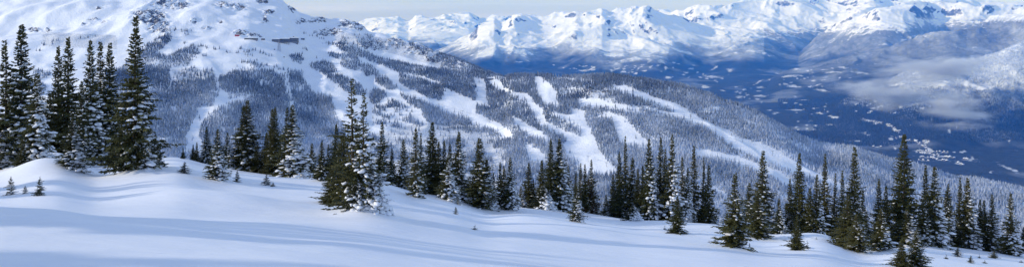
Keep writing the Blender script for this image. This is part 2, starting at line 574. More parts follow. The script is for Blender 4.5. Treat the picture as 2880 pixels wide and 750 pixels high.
# outlines of forest and ski runs as seen from the photograph's viewpoint; used once to seed the trees on the terrain
ZONES = [
 (1.0, [(335, 190), (402, 132), (440, 112), (478, 90), (482, 112), (440, 150), (470, 160), (540, 125), (562, 143), (532, 185), (490, 190), (478, 215), (520, 230), (580, 215), (596, 222), (615, 215), (650, 203), (680, 190), (700, 198), (730, 194), (765, 200), (800, 212), (814, 203),
        (850, 200), (862, 237), (885, 256), (928, 265), (945, 320), (960, 340), (990, 420), (1010, 470), (1100, 540), (1300, 800), (-100, 800), (-100, 440), (120, 440), (300, 420), (300, 200)]),
 (0.13, [(478, 190), (600, 190), (615, 215), (596, 222), (520, 230), (478, 232)]),
 (0.3, [(640, 200), (680, 176), (730, 176), (750, 195), (700, 198)]),
 (0.5, [(90, 195), (142, 205), (142, 212), (110, 228), (90, 225)]),
 (0.9, [(85, 232), (130, 240), (118, 270), (85, 265)]),
 (1.0, [(955, 122), (1000, 135), (1060, 158), (1110, 172), (1150, 182), (1238, 196), (1240, 140), (1275, 148), (1318, 158), (1370, 180), (1418, 200), (1440, 180), (1900, 200), (2200, 320), (2880, 430), (4000, 520), (4000, 900),
        (1100, 900), (1040, 450), (1180, 400), (1340, 350), (1338, 286), (1251, 245), (1120, 207), (1060, 178), (1000, 158), (955, 140)]),
 (0.10, [(960, 85), (1048, 100), (1120, 125), (1240, 150), (1238, 180), (1190, 150), (1130, 142), (1060, 135), (1000, 128), (960, 118)]),
 (0.30, [(1100, 110), (1240, 143), (1240, 196), (1200, 180), (1190, 150), (1130, 125)]),
 (0.0, [(1010, 128), (1060, 133), (1180, 150), (1200, 165), (1238, 178), (1238, 192), (1180, 180), (1110, 162), (1060, 148)]),
 # cuts on the left block
 (0.0, [(597, 195), (607, 225), (617, 262), (600, 298), (552, 303), (556, 320), (535, 360), (521, 385), (524, 420), (500, 430), (576, 425), (572, 405), (560, 385), (565, 345), (585, 318), (625, 295), (650, 286), (686, 280), (684, 271), (645, 280), (640, 262), (620, 250), (613, 200)]),
 (0.25, [(478, 300), (552, 301), (552, 308), (478, 308)]),
 (0.1, [(430, 388), (525, 390), (525, 397), (430, 394)]),
 (0.12, [(800, 205), (814, 203), (818, 250), (835, 330), (826, 332), (806, 260)]),
 (0.0, [(812, 240), (818, 240), (826, 300), (820, 300)]),
 (0.4, [(838, 245), (855, 240), (856, 252), (840, 252)]),
 # patches in the open middle
 (1.0, [(960, 211), (1000, 220), (1027, 252), (1027, 272), (990, 262), (955, 250)]),
 (1.0, [(1053, 212), (1090, 215), (1110, 245), (1132, 257), (1090, 252), (1055, 232)]),
 (1.0, [(1033, 262), (1060, 245), (1087, 260), (1088, 278), (1068, 308), (1045, 290)]),
 (0.42, [(1047, 300), (1083, 275), (1120, 290), (1161, 312), (1158, 330), (1184, 350), (1184, 370), (1146, 375), (1109, 360), (1050, 347)]),
 (1.0, [(1124, 260), (1184, 280), (1243, 306), (1318, 330), (1335, 349), (1318, 362), (1280, 352), (1221, 350), (1202, 340), (1184, 310), (1146, 292), (1128, 275)]),
 (1.0, [(1120, 207), (1170, 215), (1251, 245), (1254, 275), (1236, 284), (1199, 271), (1154, 250), (1124, 233)]),
 (1.0, [(812, 155), (845, 150), (850, 165), (852, 183), (825, 175)]),
 (0.9, [(872, 180), (912, 172), (945, 190), (945, 200), (910, 212), (878, 195)]),
 (0.8, [(912, 210), (960, 212), (960, 242), (930, 228)]),
 (0.7, [(905, 120), (960, 123), (1005, 148), (960, 135)]),
 (0.8, [(960, 150), (1000, 150), (1018, 180), (1005, 200), (985, 195), (960, 187)]),
 (0.8, [(1012, 184), (1035, 182), (1068, 195), (1068, 208), (1027, 216)]),
 (0.7, [(928, 145), (960, 150), (958, 168), (930, 165)]),
 (0.35, [(1040, 385), (1180, 352), (1340, 352), (1420, 420), (1420, 600), (1050, 600)]),
 (0.08, [(1050, 372), (1110, 360), (1190, 372), (1280, 365), (1340, 372), (1345, 392), (1280, 385), (1190, 395), (1120, 390), (1060, 392)]),
 (0.04, [(1098, 328), (1150, 346), (1215, 364), (1300, 374), (1345, 388), (1340, 396), (1290, 384), (1200, 376), (1140, 360), (1098, 342)]),
 (0.0, [(1590, 426), (1640, 446), (1700, 462), (1735, 470), (1735, 478), (1690, 470), (1630, 454), (1590, 434)]),
 (0.0, [(1351, 392), (1385, 412), (1408, 440), (1412, 470), (1385, 462), (1368, 430)]),
 (0.05, [(1130, 203), (1190, 213), (1240, 236), (1236, 241), (1180, 222), (1128, 212)]),
 # runs cut through the right block
 (0.0, [(1255, 250), (1273, 258), (1273, 300), (1333, 318), (1389, 340), (1440, 375), (1445, 392), (1400, 368), (1340, 347), (1318, 330), (1243, 306), (1240, 285)]),
 (0.0, [(1333, 220), (1360, 222), (1374, 298), (1338, 290)]),
 (0.0, [(1368, 222), (1398, 222), (1412, 240), (1440, 258), (1440, 264), (1395, 243)]),
 (0.0, [(1438, 260), (1481, 262), (1507, 293), (1531, 312), (1533, 338), (1589, 368), (1637, 388), (1665, 405), (1640, 425), (1600, 402), (1585, 379), (1548, 362), (1514, 344), (1496, 306), (1470, 277), (1438, 268)]),
 (0.0, [(1503, 213), (1533, 222), (1563, 263), (1569, 293), (1530, 288), (1511, 256)]),
 (0.0, [(1600, 306), (1645, 312), (1645, 338), (1654, 357), (1671, 383), (1682, 420), (1708, 450), (1738, 486), (1640, 486), (1618, 440), (1575, 405), (1637, 388), (1634, 362), (1600, 340), (1574, 329), (1544, 312), (1604, 325)]),
 (0.0, [(1679, 315), (1723, 319), (1757, 330), (1775, 353), (1798, 379), (1846, 414), (1813, 409), (1749, 401), (1738, 379), (1731, 349), (1716, 327)]),
 (0.0, [(1622, 277), (1680, 278), (1712, 288), (1768, 297), (1880, 315), (1925, 322), (1925, 331), (1850, 318), (1770, 308), (1690, 298), (1625, 300)]),
 (0.0, [(1718, 241), (1760, 243), (1798, 256), (1850, 275), (1920, 299), (1968, 331), (2028, 358), (2050, 366), (2076, 384), (2158, 408), (2230, 450), (2290, 480), (2390, 530), (2370, 540), (2290, 503), (2150, 453), (2100, 427), (2069, 414), (2028, 385), (1995, 359), (1950, 342), (1920, 331), (1880, 301), (1840, 288), (1780, 263), (1735, 251)]),
 (0.0, [(1942, 420), (2024, 426), (2100, 448), (2185, 480), (2260, 522), (2240, 530), (2170, 495), (2090, 465), (2020, 441), (1950, 429)]),
 (0.0, [(1438, 323), (1481, 349), (1530, 375), (1560, 400), (1515, 387), (1477, 373), (1447, 343)]),
 (0.0, [(1470, 403), (1520, 422), (1540, 455), (1500, 452)]),
 (0.05, [(1998, 517), (2045, 543), (2047, 562), (1995, 535)]),
 (0.1, [(1540, 211), (1570, 212), (1597, 220), (1664, 226), (1664, 231), (1604, 227), (1560, 221)]),
 (0.1, [(2007, 296), (2032, 305), (2030, 310), (2007, 301)]),
 (0.1, [(2085, 330), (2140, 352), (2138, 358), (2085, 336)]),
 (0.1, [(2180, 374), (2250, 410), (2250, 418), (2180, 382)]),
 (0.2, [(1648, 268), (1690, 255), (1712, 268), (1670, 280)]),
 (0.25, [(1800, 300), (1850, 302), (1850, 316), (1800, 314)]),
]

def build_mid():
    un = np.linspace(-0.80, 0.80, 1050)
    rows = np.concatenate([np.linspace(MY0, 2200, 90)[:-1], np.linspace(2200, 4500, 560)[:-1], np.linspace(4500, 6600, 60)])
    U, Y = np.meshgrid(un, rows)
    X = U * Y
    Z = mid_z(X, Y)
    x = u2x(U)
    py = HY - Z / Y * F
    rk = np.zeros_like(Z)
    wx = x + 6 * gnoise(X / 45.0, Y / 45.0, 41)
    wy = py + 4 * gnoise(X / 45.0, Y / 45.0, 42)
    for (rx, ry, rw, rh) in ROCKS:
        q = ((wx - rx) / (rw * 1.1)) ** 2 + ((wy - ry) / (rh * 1.1)) ** 2
        rk = np.maximum(rk, np.clip(1.3 - q, 0, 1) * 0.9)
    nn = ridged(X / 34.0, Y / 34.0, 3, 77)
    Z = Z + rk * (nn - 0.5) * 9
    # low brush between the sparse trees
    br = np.zeros_like(Z)
    for poly in ([(940, 88), (1100, 110), (1250, 150), (1240, 190), (1100, 150), (940, 118)], [(1040, 380), (1180, 345), (1340, 350), (1450, 440), (1440, 600), (1050, 600)], [(1648, 262), (1712, 255), (1712, 275), (1650, 278)], [(480, 195), (600, 195), (610, 220), (500, 228)], [(120, 90), (330, 100), (330, 140), (120, 130)]):
        br[inpoly(x, py, poly)] = 0.7
    V = np.stack([X, Y, Z], -1).reshape(-1, 3)
    o = mesh_np('ski_hill', V, grid_faces(len(rows), len(un)), M['mid'], smooth=True, attrs={'rock': rk, 'brush': br})
    return tag(o, kind='structure')

def mid_point(x, y):
    """first point of the ski mountain seen at pixel x, y"""
    u = x2u(x)
    Ys = np.linspace(MY0 + 220, 4500, 450)
    zz = mid_z(u * Ys, Ys)
    py = HY - zz / Ys * F
    k = np.nonzero(py <= y)[0]
    Y = Ys[k[0]] if len(k) else 4300.0
    return u * Y, Y, float(mid_z(np.array([u * Y]), np.array([Y]))[0])

# tree cone template: stacked ragged skirts
def cone_template(rng, tiers=3, n=6, w=1.0):
    V, Fc = [], []
    for t in range(tiers):
        z0 = 0.06 + t * 0.86 / tiers
        z1 = z0 + (1.0 - z0) * (0.62 if t < tiers - 1 else 1.0)
        r = w * (1 - z0) ** 0.85
        b = len(V)
        ph = rng.uniform(0, TAU)
        for k in range(n):
            a = ph + TAU * k / n
            rr = r * rng.uniform(0.72, 1.15)
            V.append((rr * math.cos(a), rr * math.sin(a), z0 - 0.05 * rng.uniform(0, 1)))
        V.append((0, 0, z1))
        Fc += [(b + k, b + (k + 1) % n, b + n) for k in range(n)]
    return np.array(V), np.array(Fc)

def cone_field(P, H, R, frost, name, mat, tmpl, seed, parent=None):
    """merge many small trees in one stuff object"""
    rg = np.random.default_rng(seed)
    Vs, Fs, As, off = [], [], [], 0
    which = rg.integers(0, len(tmpl), len(P))
    for ti, (tv, tf) in enumerate(tmpl):
        s = which == ti
        n = int(s.sum())
        if not n: continue
        a = rg.uniform(0, TAU, n)
        ca, sa = np.cos(a)[:, None], np.sin(a)[:, None]
        vx = (tv[:, 0][None] * ca - tv[:, 1][None] * sa) * R[s][:, None]
        vy = (tv[:, 0][None] * sa + tv[:, 1][None] * ca) * R[s][:, None]
        lean = rg.normal(0, 0.02, (n, 2))
        vz = tv[:, 2][None] * H[s][:, None]
        V = np.stack([vx + vz * lean[:, :1] + P[s, 0:1], vy + vz * lean[:, 1:] + P[s, 1:2], vz + P[s, 2:3]], -1)
        Fc = tf[None] + (np.arange(n) * len(tv))[:, None, None] + off
        Vs.append(V.reshape(-1, 3)); Fs.append(Fc.reshape(-1, 3)); As.append(np.repeat(frost[s], len(tv)))
        off += n * len(tv)
    return mesh_np(name, np.concatenate(Vs), np.concatenate(Fs), mat, attrs={'frost': np.concatenate(As)})

def frost_shade_at(x, py):
    """how white the trees are: frostier low down and towards the valley side, darkened for shade higher up"""
    f = 0.42 + 0.25 * sstep(230, 420, py) + 0.22 * sstep(1500, 2500, x)
    f = f - 0.22 * sstep(230, 120, py)  # shade of the upper stands, put into the whiteness value
    return f

def build_forest():
    rg = np.random.default_rng(4)
    sp = 5.6
    pts = []
    for Y0 in np.arange(1750, 4350, sp):
        xs = np.arange(-0.66 * Y0, 0.66 * Y0, sp)
        pts.append(np.stack([xs, np.full_like(xs, Y0)], -1))
    P = np.concatenate(pts)
    P = P + rg.uniform(-0.5, 0.5, P.shape) * sp * 0.95
    X, Y = P[:, 0], P[:, 1]
    x = u2x(X / Y)
    Yt = np.interp(x, TOPD[:, 0], TOPD[:, 1])
    keep = (Y < Yt + 60)
    X, Y, x = X[keep], Y[keep], x[keep]
    z = mid_z(X, Y)
    py = HY - z / Y * F
    keep = py < np.minimum(crest_px(x) + 25, 700)
    X, Y, x, z, py = X[keep], Y[keep], x[keep], z[keep], py[keep]
    # ragged edges
    wx = x + 3.5 * gnoise(X / 25.0, Y / 25.0, 51) + 5 * gnoise(X / 80.0, Y / 80.0, 53) + rg.normal(0, 1.5, len(X))
    wy = py + 2.0 * gnoise(X / 25.0, Y / 25.0, 52) + 2.5 * gnoise(X / 80.0, Y / 80.0, 54) + rg.normal(0, 0.8, len(X))
    d = np.zeros(len(X))
    d2 = np.zeros(len(X))
    for val, poly in ZONES:
        d[inpoly(wx, wy, poly)] = val
        d2[inpoly(wx, wy - 7.5, poly)] = val
    d = np.where((d2 < 0.05) & (d > 0.9) & (py > 205) & (rg.uniform(0, 1, len(X)) < 0.8), 0.0, d)   # runs keep their full width in front of the far tree wall
    clear = fbm(X / 70.0, Y / 70.0, 3, 61)
    dd = np.where(d > 0.9, np.where(clear > 0.50, 0.45, 0.94), d)
    dd = np.where((d < 0.5) & (d > 0), d * (0.2 + 2.2 * sstep(-0.1, 0.5, clear)), dd)
    # a few young trees stray onto the runs, and the wood has small gaps
    dd = np.where((dd == 0) & (py > 225) & (clear > 0.25), 0.012, dd)
    keep = rg.uniform(0, 1, len(X)) < dd
    X, Y, x, z, py, d = X[keep], Y[keep], x[keep], z[keep], py[keep], d[keep]
    n = len(X)
    hs = np.where(py < 200, 0.82, 1.0) * (0.55 + 0.75 * rg.beta(2.2, 2.0, n)) * (1 + 0.30 * fbm(X / 120.0, Y / 120.0, 2, 71))
    H = 13.5 * hs
    R = H * rg.uniform(0.14, 0.20, n)
    fr = frost_shade_at(x, py) + 0.26 * fbm(X / 170.0, Y / 130.0, 3, 81) + rg.normal(0, 0.10, n) - 0.04
    rr = random.Random(3)
    tm = [cone_template(rr, 3, 5) for _ in range(6)]
    o = cone_field(np.stack([X, Y, z - 0.4], -1), H, R, fr, 'mountain_forest', M['forest'], tm, 5)
    tag(o, 'dense snow dusted conifer forest covering the ski mountain between the runs', 'forest', kind='stuff')
    print('forest trees', n)
    return o

# ------------------------------------------------------------------ far valley and ranges
VZ = -1250.0
LAYERS = [  # crest distance, front length, back length, exponent, crest outline (photo pixels)
 (33000, 9500, 6000, 1.15, [(600, 300), (900, 100), (960, 75), (1005, 62), (1050, 49), (1085, 46), (1120, 46), (1150, 56), (1170, 46), (1200, 44), (1245, 43), (1290, 38), (1320, 34), (1350, 46), (1390, 36), (1440, 42), (1600, 60), (1800, 120)]),
 (24500, 6800, 4000, 1.10, [(1040, 420), (1120, 220), (1180, 165), (1230, 136), (1280, 114), (1318, 99), (1344, 71), (1370, 58), (1389, 49), (1410, 56), (1440, 44), (1496, 38), (1555, 40), (1600, 33), (1619, 29), (1640, 33), (1664, 27), (1693, 15), (1716, 23), (1749, 13), (1787, 10), (1828, 24),
                            (1860, 34), (1920, 46), (1980, 58), (2050, 62), (2106, 74), (2180, 88), (2237, 106), (2293, 140), (2348, 172), (2420, 230), (2500, 330)]),
 (28500, 6600, 5000, 1.15, [(1600, 120), (1750, 62), (1828, 30), (1887, 26), (1906, 18), (1925, 20), (1957, 6), (1995, 7), (2043, 9), (2084, 1), (2120, -3), (2173, -2), (2192, 5), (2218, 4), (2250, -4), (2400, -12), (2560, -14), (2700, -10), (2780, -2), (2830, 5), (2880, 3), (3100, 10), (3600, 30)]),
 (22000, 5200, 3500, 1.10, [(2130, 320), (2230, 168), (2293, 108), (2350, 72), (2400, 38), (2445, 20), (2480, 14), (2560, 3), (2620, 8), (2700, 4), (2760, 22), (2880, 14), (3100, 20), (3600, 40)]),
 (16000, 4600, 3500, 1.0, [(2120, 260), (2200, 202), (2250, 190), (2322, 171), (2400, 150), (2450, 140), (2500, 129), (2560, 106), (2640, 86), (2720, 73), (2760, 56), (2800, 43), (2880, 28), (3100, 0), (3600, -40)]),
 (11000, 3000, 2600, 0.95, [(2160, 360), (2270, 330), (2340, 298), (2400, 264), (2455, 250), (2500, 230), (2540, 209), (2600, 190), (2660, 171), (2750, 150), (2800, 135), (2850, 122), (2880, 117), (3100, 60), (3600, 0)]),
]
def far_z(X, Y):
    x = u2x(X / Y)
    z = np.full(X.shape, VZ, float)
    z = z + 70 * fbm(X / 1200.0, Y / 1300.0, 5, 201) + 120 * sstep(0.0, 0.8, gnoise(X / 2600.0, Y / 3000.0, 203)) * sstep(9500, 12500, Y)
    best = np.zeros(X.shape)
    for i, (Yc, Lf, Lb, p, pts) in enumerate(LAYERS):
        pts = np.array(pts, float)
        wob = 1 + 0.035 * gnoise(x / 160.0, x * 0 + i, 210 + i)
        yc_ = Yc * wob
        cp = np.interp(x, pts[:, 0], pts[:, 1], left=900, right=pts[-1, 1])
        zc = yc_ * (HY - cp) / F
        h = np.clip(zc - VZ, 0, None)
        d = yc_ - Y
        spur = 1 + 0.22 * fbm(X / 2300.0, Y / 2300.0, 3, 220 + i)
        t = np.where(d > 0, d / (Lf * spur), -d / Lb)
        g = np.clip(1 - t, 0, 1) ** p
        g = g - 0.06 * np.sin(np.pi * np.clip(t, 0, 1))
        zl = VZ + h * np.clip(g, 0, 1)
        best = np.maximum(best, np.clip(h * np.clip(g, 0, 1), 0, None) / 1400.0)
        # smooth union
        k = 60.0
        m = np.maximum(z, zl)
        z = m + k * np.exp(-np.abs(z - zl) / k) * 0.25
    hgt = np.clip((z - VZ) / 1500.0, 0, 1.2)
    wX = X + 700 * fbm(X / 3000.0, Y / 3000.0, 2, 240)
    wY = Y + 700 * fbm(X / 3000.0, Y / 3000.0, 2, 241)
    r1 = ridged(wX / 2300.0, wY / 2300.0, 5, 250) - 0.85
    r2 = ridged(wX / 800.0, wY / 800.0, 4, 260) - 0.85
    nearness = sstep(9000, 20000, Y)
    z = z + sstep(0.03, 0.35, hgt) * sstep(14500, 12500, Y) * 85 * (ridged(wX / 1000.0, wY / 1500.0, 4, 270) - 0.8)
    z = z + sstep(0.05, 0.6, hgt) * (60 + 60 * nearness) * r1 + sstep(0.02, 0.5, hgt) * (30 + 12 * nearness) * r2
    return z

CLEAR = [  # pale clearings, fields, roads and frozen lakes of the valley: x, y, width, height, angle
 (1460, 174, 30, 5, 0), (1485, 170, 16, 4, 0), (1640, 199, 30, 6, 0), (1665, 195, 22, 8, 0), (1732, 179, 18, 8, 0), (1720, 198, 14, 8, .5), (1755, 202, 20, 8, 0), (1735, 193, 20, 5, 0), (1795, 165, 12, 8, 0),
 (1825, 168, 24, 10, .3), (1860, 172, 22, 14, 0), (1800, 190, 18, 6, -.6), (1788, 207, 12, 6, 0), (1813, 200, 12, 5, 0), (1873, 190, 12, 8, 0), (1880, 218, 26, 9, 0), (1895, 176, 16, 5, 0),
 (2004, 216, 50, 8, 0.05), (2010, 191, 26, 6, -.5), (2054, 198, 20, 10, 0), (1928, 204, 18, 8, 0), (1944, 194, 18, 6, 0), (1984, 244, 28, 9, .1), (2135, 230, 26, 5, -.5), (2222, 214, 62, 6, -.08), (2240, 194, 16, 5, 0),
 (2232, 242, 52, 8, .1), (2310, 254, 42, 7, .2), (2345, 203, 50, 6, 0), (2318, 196, 20, 4, 0), (2138, 246, 24, 5, 0), (2114, 248, 16, 3, 0), (2071, 258, 18, 5, 0), (2080, 273, 20, 8, 0), (2135, 270, 44, 7, 0), (2135, 256, 18, 3, 0),
 (2240, 309, 58, 4, .06), (2240, 316, 12, 3, 0), (2308, 319, 34, 5, .3), (2345, 329, 38, 8, .25), (2207, 290, 16, 4, 0), (2238, 290, 10, 3, 0), (2259, 281, 30, 2.5, 0), (2291, 298, 8, 3, 0), (2164, 310, 14, 3, 0), (2184, 317, 24, 3, 0),
 (2330, 351, 24, 3, -.1), (2288, 365, 14, 3, 0), (2247, 366, 34, 4, .45), (2440, 339, 40, 6, .2), (2468, 345, 26, 8, .1), (2500, 352, 24, 9, .35), (2520, 365, 34, 10, .6), (2430, 373, 16, 4, -1.0), (2440, 380, 24, 4, .6), (2507, 389, 16, 12, 0),
 (2533, 386, 30, 5, -.4), (2565, 396, 36, 4, .15), (2590, 406, 40, 5, .5), (2612, 418, 30, 5, .5), (2604, 400, 20, 11, 0), (2600, 426, 50, 4, .1), (2640, 428, 60, 3, .05), (2620, 434, 60, 4, .1), (2655, 441, 60, 3, .1), (2610, 443, 46, 3, .1),
 (2650, 450, 50, 3, .1), (2600, 452, 30, 2.5, .1), (2726, 448, 34, 8, 0), (2700, 460, 30, 9, .4), (2735, 442, 12, 12, 0), (2830, 470, 46, 8, .35), (2855, 480, 26, 10, .4), (2786, 484, 10, 6, 0), (2413, 396, 20, 4, 0), (2468, 413, 20, 3, 0), (2518, 417, 14, 5, .5),
 (2534, 301, 14, 8, .4), (2593, 306, 14, 5, -.7), (2620, 333, 8, 9, 0), (2670, 367, 10, 14, .4), (2690, 358, 14, 4, -.9), (2839, 398, 12, 12, 0), (2521, 239, 50, 8, -.25), (2652, 236, 60, 12, -.45), (2718, 234, 12, 28, .6), (2765, 247, 60, 13, -.1), (2740, 240, 20, 14, 0),
 (2407, 292, 16, 6, -.3), (2480, 299, 9, 5, 0), (2517, 318, 14, 4, -.4), (2560, 352, 6, 4, 0), (2505, 318, 5, 4, 0), (2870, 392, 6, 10, .2), (2450, 314, 8, 4, .3), (2575, 102, 44, 8, -.1), (2545, 112, 40, 7, -.3), (2560, 178, 40, 3, .05), (2740, 134, 26, 4, 0), (2370, 190, 26, 5, .1), (2420, 205, 60, 4, .15)]

_rc = random.Random(5)
for (gx_, gy_, gw_, gh_, gn_) in ((2250, 222, 110, 30, 34), (2100, 265, 60, 18, 14), (1800, 190, 120, 22, 34), (1600, 190, 90, 10, 10), (2300, 300, 110, 30, 16), (2460, 300, 60, 25, 12), (2000, 215, 60, 20, 14), (2640, 430, 70, 20, 14), (2250, 350, 80, 20, 8)):
    for _ in range(gn_):
        CLEAR.append((_rc.gauss(gx_, gw_ * 0.5), _rc.gauss(gy_, gh_ * 0.45), _rc.uniform(5, 16), _rc.uniform(2.5, 5), _rc.uniform(-0.3, 0.3)))

def build_far():
    un = np.linspace(-0.68, 0.68, 1250)
    rows = np.concatenate([np.linspace(4700, 8000, 150)[:-1], np.linspace(8000, 13500, 260)[:-1], np.linspace(13500, 36500, 400)])
    U, Y = np.meshgrid(un, rows)
    X = U * Y
    Z = far_z(X, Y)
    x = u2x(U)
    py = HY - Z / Y * F
    gx = np.gradient(Z, axis=1) / np.gradient(X, axis=1)
    gy = np.gradient(Z, axis=0) / np.gradient(Y, axis=0)
    slope = np.hypot(gx, gy)
    n = fbm(X / 1800.0, Y / 1800.0, 5, 301)
    n2 = fbm(X / 500.0, Y / 500.0, 4, 302)
    alt = Z + 120 * n + 70 * n2
    tl = np.interp(x, [1000, 1300, 1900, 2300, 2880], [-480, -560, -470, -200, 150])      # tree line
    fo = 1 - sstep(tl - 470, tl + 120, alt)
    fo = fo * (1 - 0.30 * sstep(VZ + 330, VZ + 500, alt) * (Y > 18000) * sstep(0.0, 0.6, n2))
    fo = fo + 0.25 * sstep(0.35, 0.6, slope) * (alt < tl)
    fo = fo * (1 + 0.5 * sstep(VZ + 450, VZ + 150, alt))
    fr = sstep(VZ + 170, VZ + 620, alt) * (1 - 0.60 * ((Y > 13000) & (x > 2150)) * (Z < -60))
    fo = fo * (1 - 0.42 * sstep(-720, -380, alt) * (Y < 13500))
    fr = np.clip(fr + 0.30 * sstep(0.1, 0.7, fbm(X / 900.0, Y / 1100.0, 4, 340)), 0, 1)
    rk = sstep(0.62, 1.0, slope + 0.1 * n2) * sstep(tl - 250, tl + 100, Z)
    cl = np.zeros_like(Z)
    wx = x + 2.4 * gnoise(X / 110.0, Y / 160.0, 311) + 1.5 * gnoise(X / 40.0, Y / 60.0, 313)
    wy = py + 1.3 * gnoise(X / 110.0, Y / 160.0, 312)
    for (cx, cy_, cw, ch, ca) in CLEAR:
        dx, dy = wx - cx, wy - cy_
        s = (np.abs(x - cx) < 1.6 * cw) & (np.abs(py - cy_) < 1.6 * cw + ch)
        ex = dx * math.cos(ca) + dy * math.sin(ca)
        ey = -dx * math.sin(ca) + dy * math.cos(ca)
        q = (2 * ex / cw) ** 2 + (2 * ey / max(ch, 3)) ** 2
        cl = np.where(s, np.maximum(cl, np.exp(-0.75 * q)), cl)
    V = np.stack([X, Y, Z], -1).reshape(-1, 3)
    o = mesh_np('valley_and_mountains', V, grid_faces(len(rows), len(un)), M['far'], smooth=True,
                attrs={'forest': fo, 'frost': fr, 'rock': rk, 'clearing': cl})
    tag(o, kind='structure')
    # trees on the two nearest slopes across the valley
    rg = np.random.default_rng(9)
    n_ = 60000
    Yr = rg.uniform(8200, 12600, n_) 
    Ur = rg.uniform(0.30, 0.66, n_)
    Xr = Ur * Yr
    zr = far_z(Xr, Yr)
    xr = u2x(Ur)
    pr = HY - zr / Yr * F
    c = np.zeros(n_)
    for (cx, cy_, cw, ch, ca) in CLEAR:
        c = np.maximum(c, ((2 * (xr - cx) / (cw * 1.15)) ** 2 + (2 * (pr - cy_) / (ch * 1.3)) ** 2 < 1.0))
    keep = (c < 0.5) & (zr > VZ + 60) & (zr + 60 * fbm(Xr / 300.0, Yr / 300.0, 3, 330) < 80)
    Xr, Yr, zr = Xr[keep], Yr[keep], zr[keep]
    k = len(Xr)
    H = rg.uniform(14, 24, k)
    fr2 = 0.02 + 1.10 * sstep(VZ + 200, VZ + 640, zr) + rg.normal(0, 0.08, k)
    rr = random.Random(8)
    o2 = cone_field(np.stack([Xr, Yr, zr - 1], -1), H, H * 0.26, fr2, 'valley_forest', M['forest'], [cone_template(rr, 1, 5) for _ in range(3)], 6)
    tag(o2, 'far conifer forest on the slope across the valley, white on its upper part', 'forest', kind='stuff')
    return o

def far_point(x, y, ymin=5500.0):
    u = x2u(x)
    Ys = np.linspace(ymin, 14000, 500)
    zz = far_z(u * Ys, Ys)
    py = HY - zz / Ys * F
    k = np.nonzero(py <= y)[0]
    Y = Ys[k[0]] if len(k) else 20000.0
    return u * Y, Y, float(far_z(np.array([u * Y]), np.array([Y]))[0])

def build_village():
    rg = random.Random(21)
    mb, rf = MB(), MB()
    for (cx, cy_, cw, ch, ca) in CLEAR:
        if not (2420 < cx < 2745 and 330 < cy_ < 462) or cw < 17: continue
        X0, Y0, z0 = far_point(cx, cy_)
        for _ in range(int(cw / 4.5)):
            t = rg.uniform(-0.5, 0.5) * cw
            px, py = cx + t * math.cos(ca), cy_ + t * math.sin(ca)
            X, Y, z = far_point(px, py)
            X += rg.uniform(-14, 14); Y += rg.uniform(-30, 30)
            z = float(far_z(np.array([X]), np.array([Y]))[0])
            wx, wy, h = rg.uniform(4, 9), rg.uniform(4, 8), rg.uniform(4, 9)
            mb.box(X - wx, X + wx, Y - wy, Y + wy, z - 4, z + h)
            b = len(rf.v)
            rf.prism([(X - wx - 1, z + h + 0.01), (X + wx + 1, z + h + 0.01), (X, z + h + wx * 0.55)], Y - wy - 1, Y + wy + 1)
    r = empty('village', (0, 0, 0))
    tag(r, 'distant village of small snow roofed houses strung along the valley floor', 'village', kind='stuff')
    mb.build('walls', M['housewall'], r)
    rf.build('roofs', M['roofsnow'], r)

# ------------------------------------------------------------------ cloud wisps and air
def volmat(name, dens, col, scale, lo, hi, aniso=0.2):
    m = bpy.data.materials.new(name)
    m.use_nodes = True
    n, l = m.node_tree.nodes, m.node_tree.links
    n.remove(n['Principled BSDF'])
    v = n.new('ShaderNodeVolumePrincipled')
    v.inputs['Color'].default_value = col + (1,)
    v.inputs['Anisotropy'].default_value = aniso
    if scale is None: v.inputs['Absorption Color'].default_value = (1, 1, 1, 1)
    l.new(v.outputs[0], n['Material Output'].inputs['Volume'])
    if scale is None:
        v.inputs['Density'].default_value = dens
        return m
    tcn = n.new('ShaderNodeTexCoord')
    ln = n.new('ShaderNodeVectorMath'); ln.operation = 'LENGTH'
    l.new(tcn.outputs['Object'], ln.inputs[0])
    ed = rng_(n, l, ln.outputs['Value'], 0.98, 0.25)
    geo = n.new('ShaderNodeNewGeometry')
    mpn = n.new('ShaderNodeMapping')
    mpn.inputs['Scale'].default_value = (0.55, 1, 2.2)
    mpn.inputs['Rotation'].default_value = (0, -0.22, 0)
    l.new(geo.outputs['Position'], mpn.inputs[0])
    nn = noise(n, l, scale, 5, 0.62, mpn.outputs[0])
    q = math_(n, l, 'ADD', math_(n, l, 'MULTIPLY', nn, 1.6), math_(n, l, 'MULTIPLY', ed, 0.34))
    d = rng_(n, l, q, lo, hi)
    d = math_(n, l, 'MULTIPLY', d, math_(n, l, 'POWER', ed, 0.8))
    l.new(math_(n, l, 'MULTIPLY', d, dens), v.inputs['Density'])
    return m

def ico(sub):
    import bmesh
    bm = bmesh.new()
    bmesh.ops.create_icosphere(bm, subdivisions=sub, radius=1.0)
    V = np.array([v.co[:] for v in bm.verts])
    Fc = np.array([[v.index for v in f.verts] for f in bm.faces])
    bm.free()
    return V, Fc

def build_clouds():
    m = volmat('cloud_wisp', 0.0135, (0.88, 0.92, 1.0), 0.0042, 0.98, 1.34)
    V, Fc = ico(3)
    for i, (x, y, Y, wpx, hpx, dp, tilt, lab) in enumerate([
            (2640, 190, 9300, 520, 100, 480, -0.04, 'long pale cloud wisp drifting highest across the forested valley slope'),
            (2500, 262, 8900, 460, 100, 420, 0.08, 'flat cloud wisp reaching out over the dark valley floor'),
            (2672, 306, 8700, 330, 150, 420, 0.25, 'lowest rounded cloud wisp hanging in front of the dark slope')]):
        X = x2u(x) * Y
        z = (HY - y) / F * Y
        o = mesh_np('low_cloud', V, Fc, m)
        o.location = (X, Y, z)
        o.scale = (wpx / 2 / F * Y, dp, hpx / 2 / F * Y * 1.25)
        o.rotation_euler = (0, tilt, 0.1)
        tag(o, lab, 'cloud', 'cloud wisps over the valley', 'stuff')

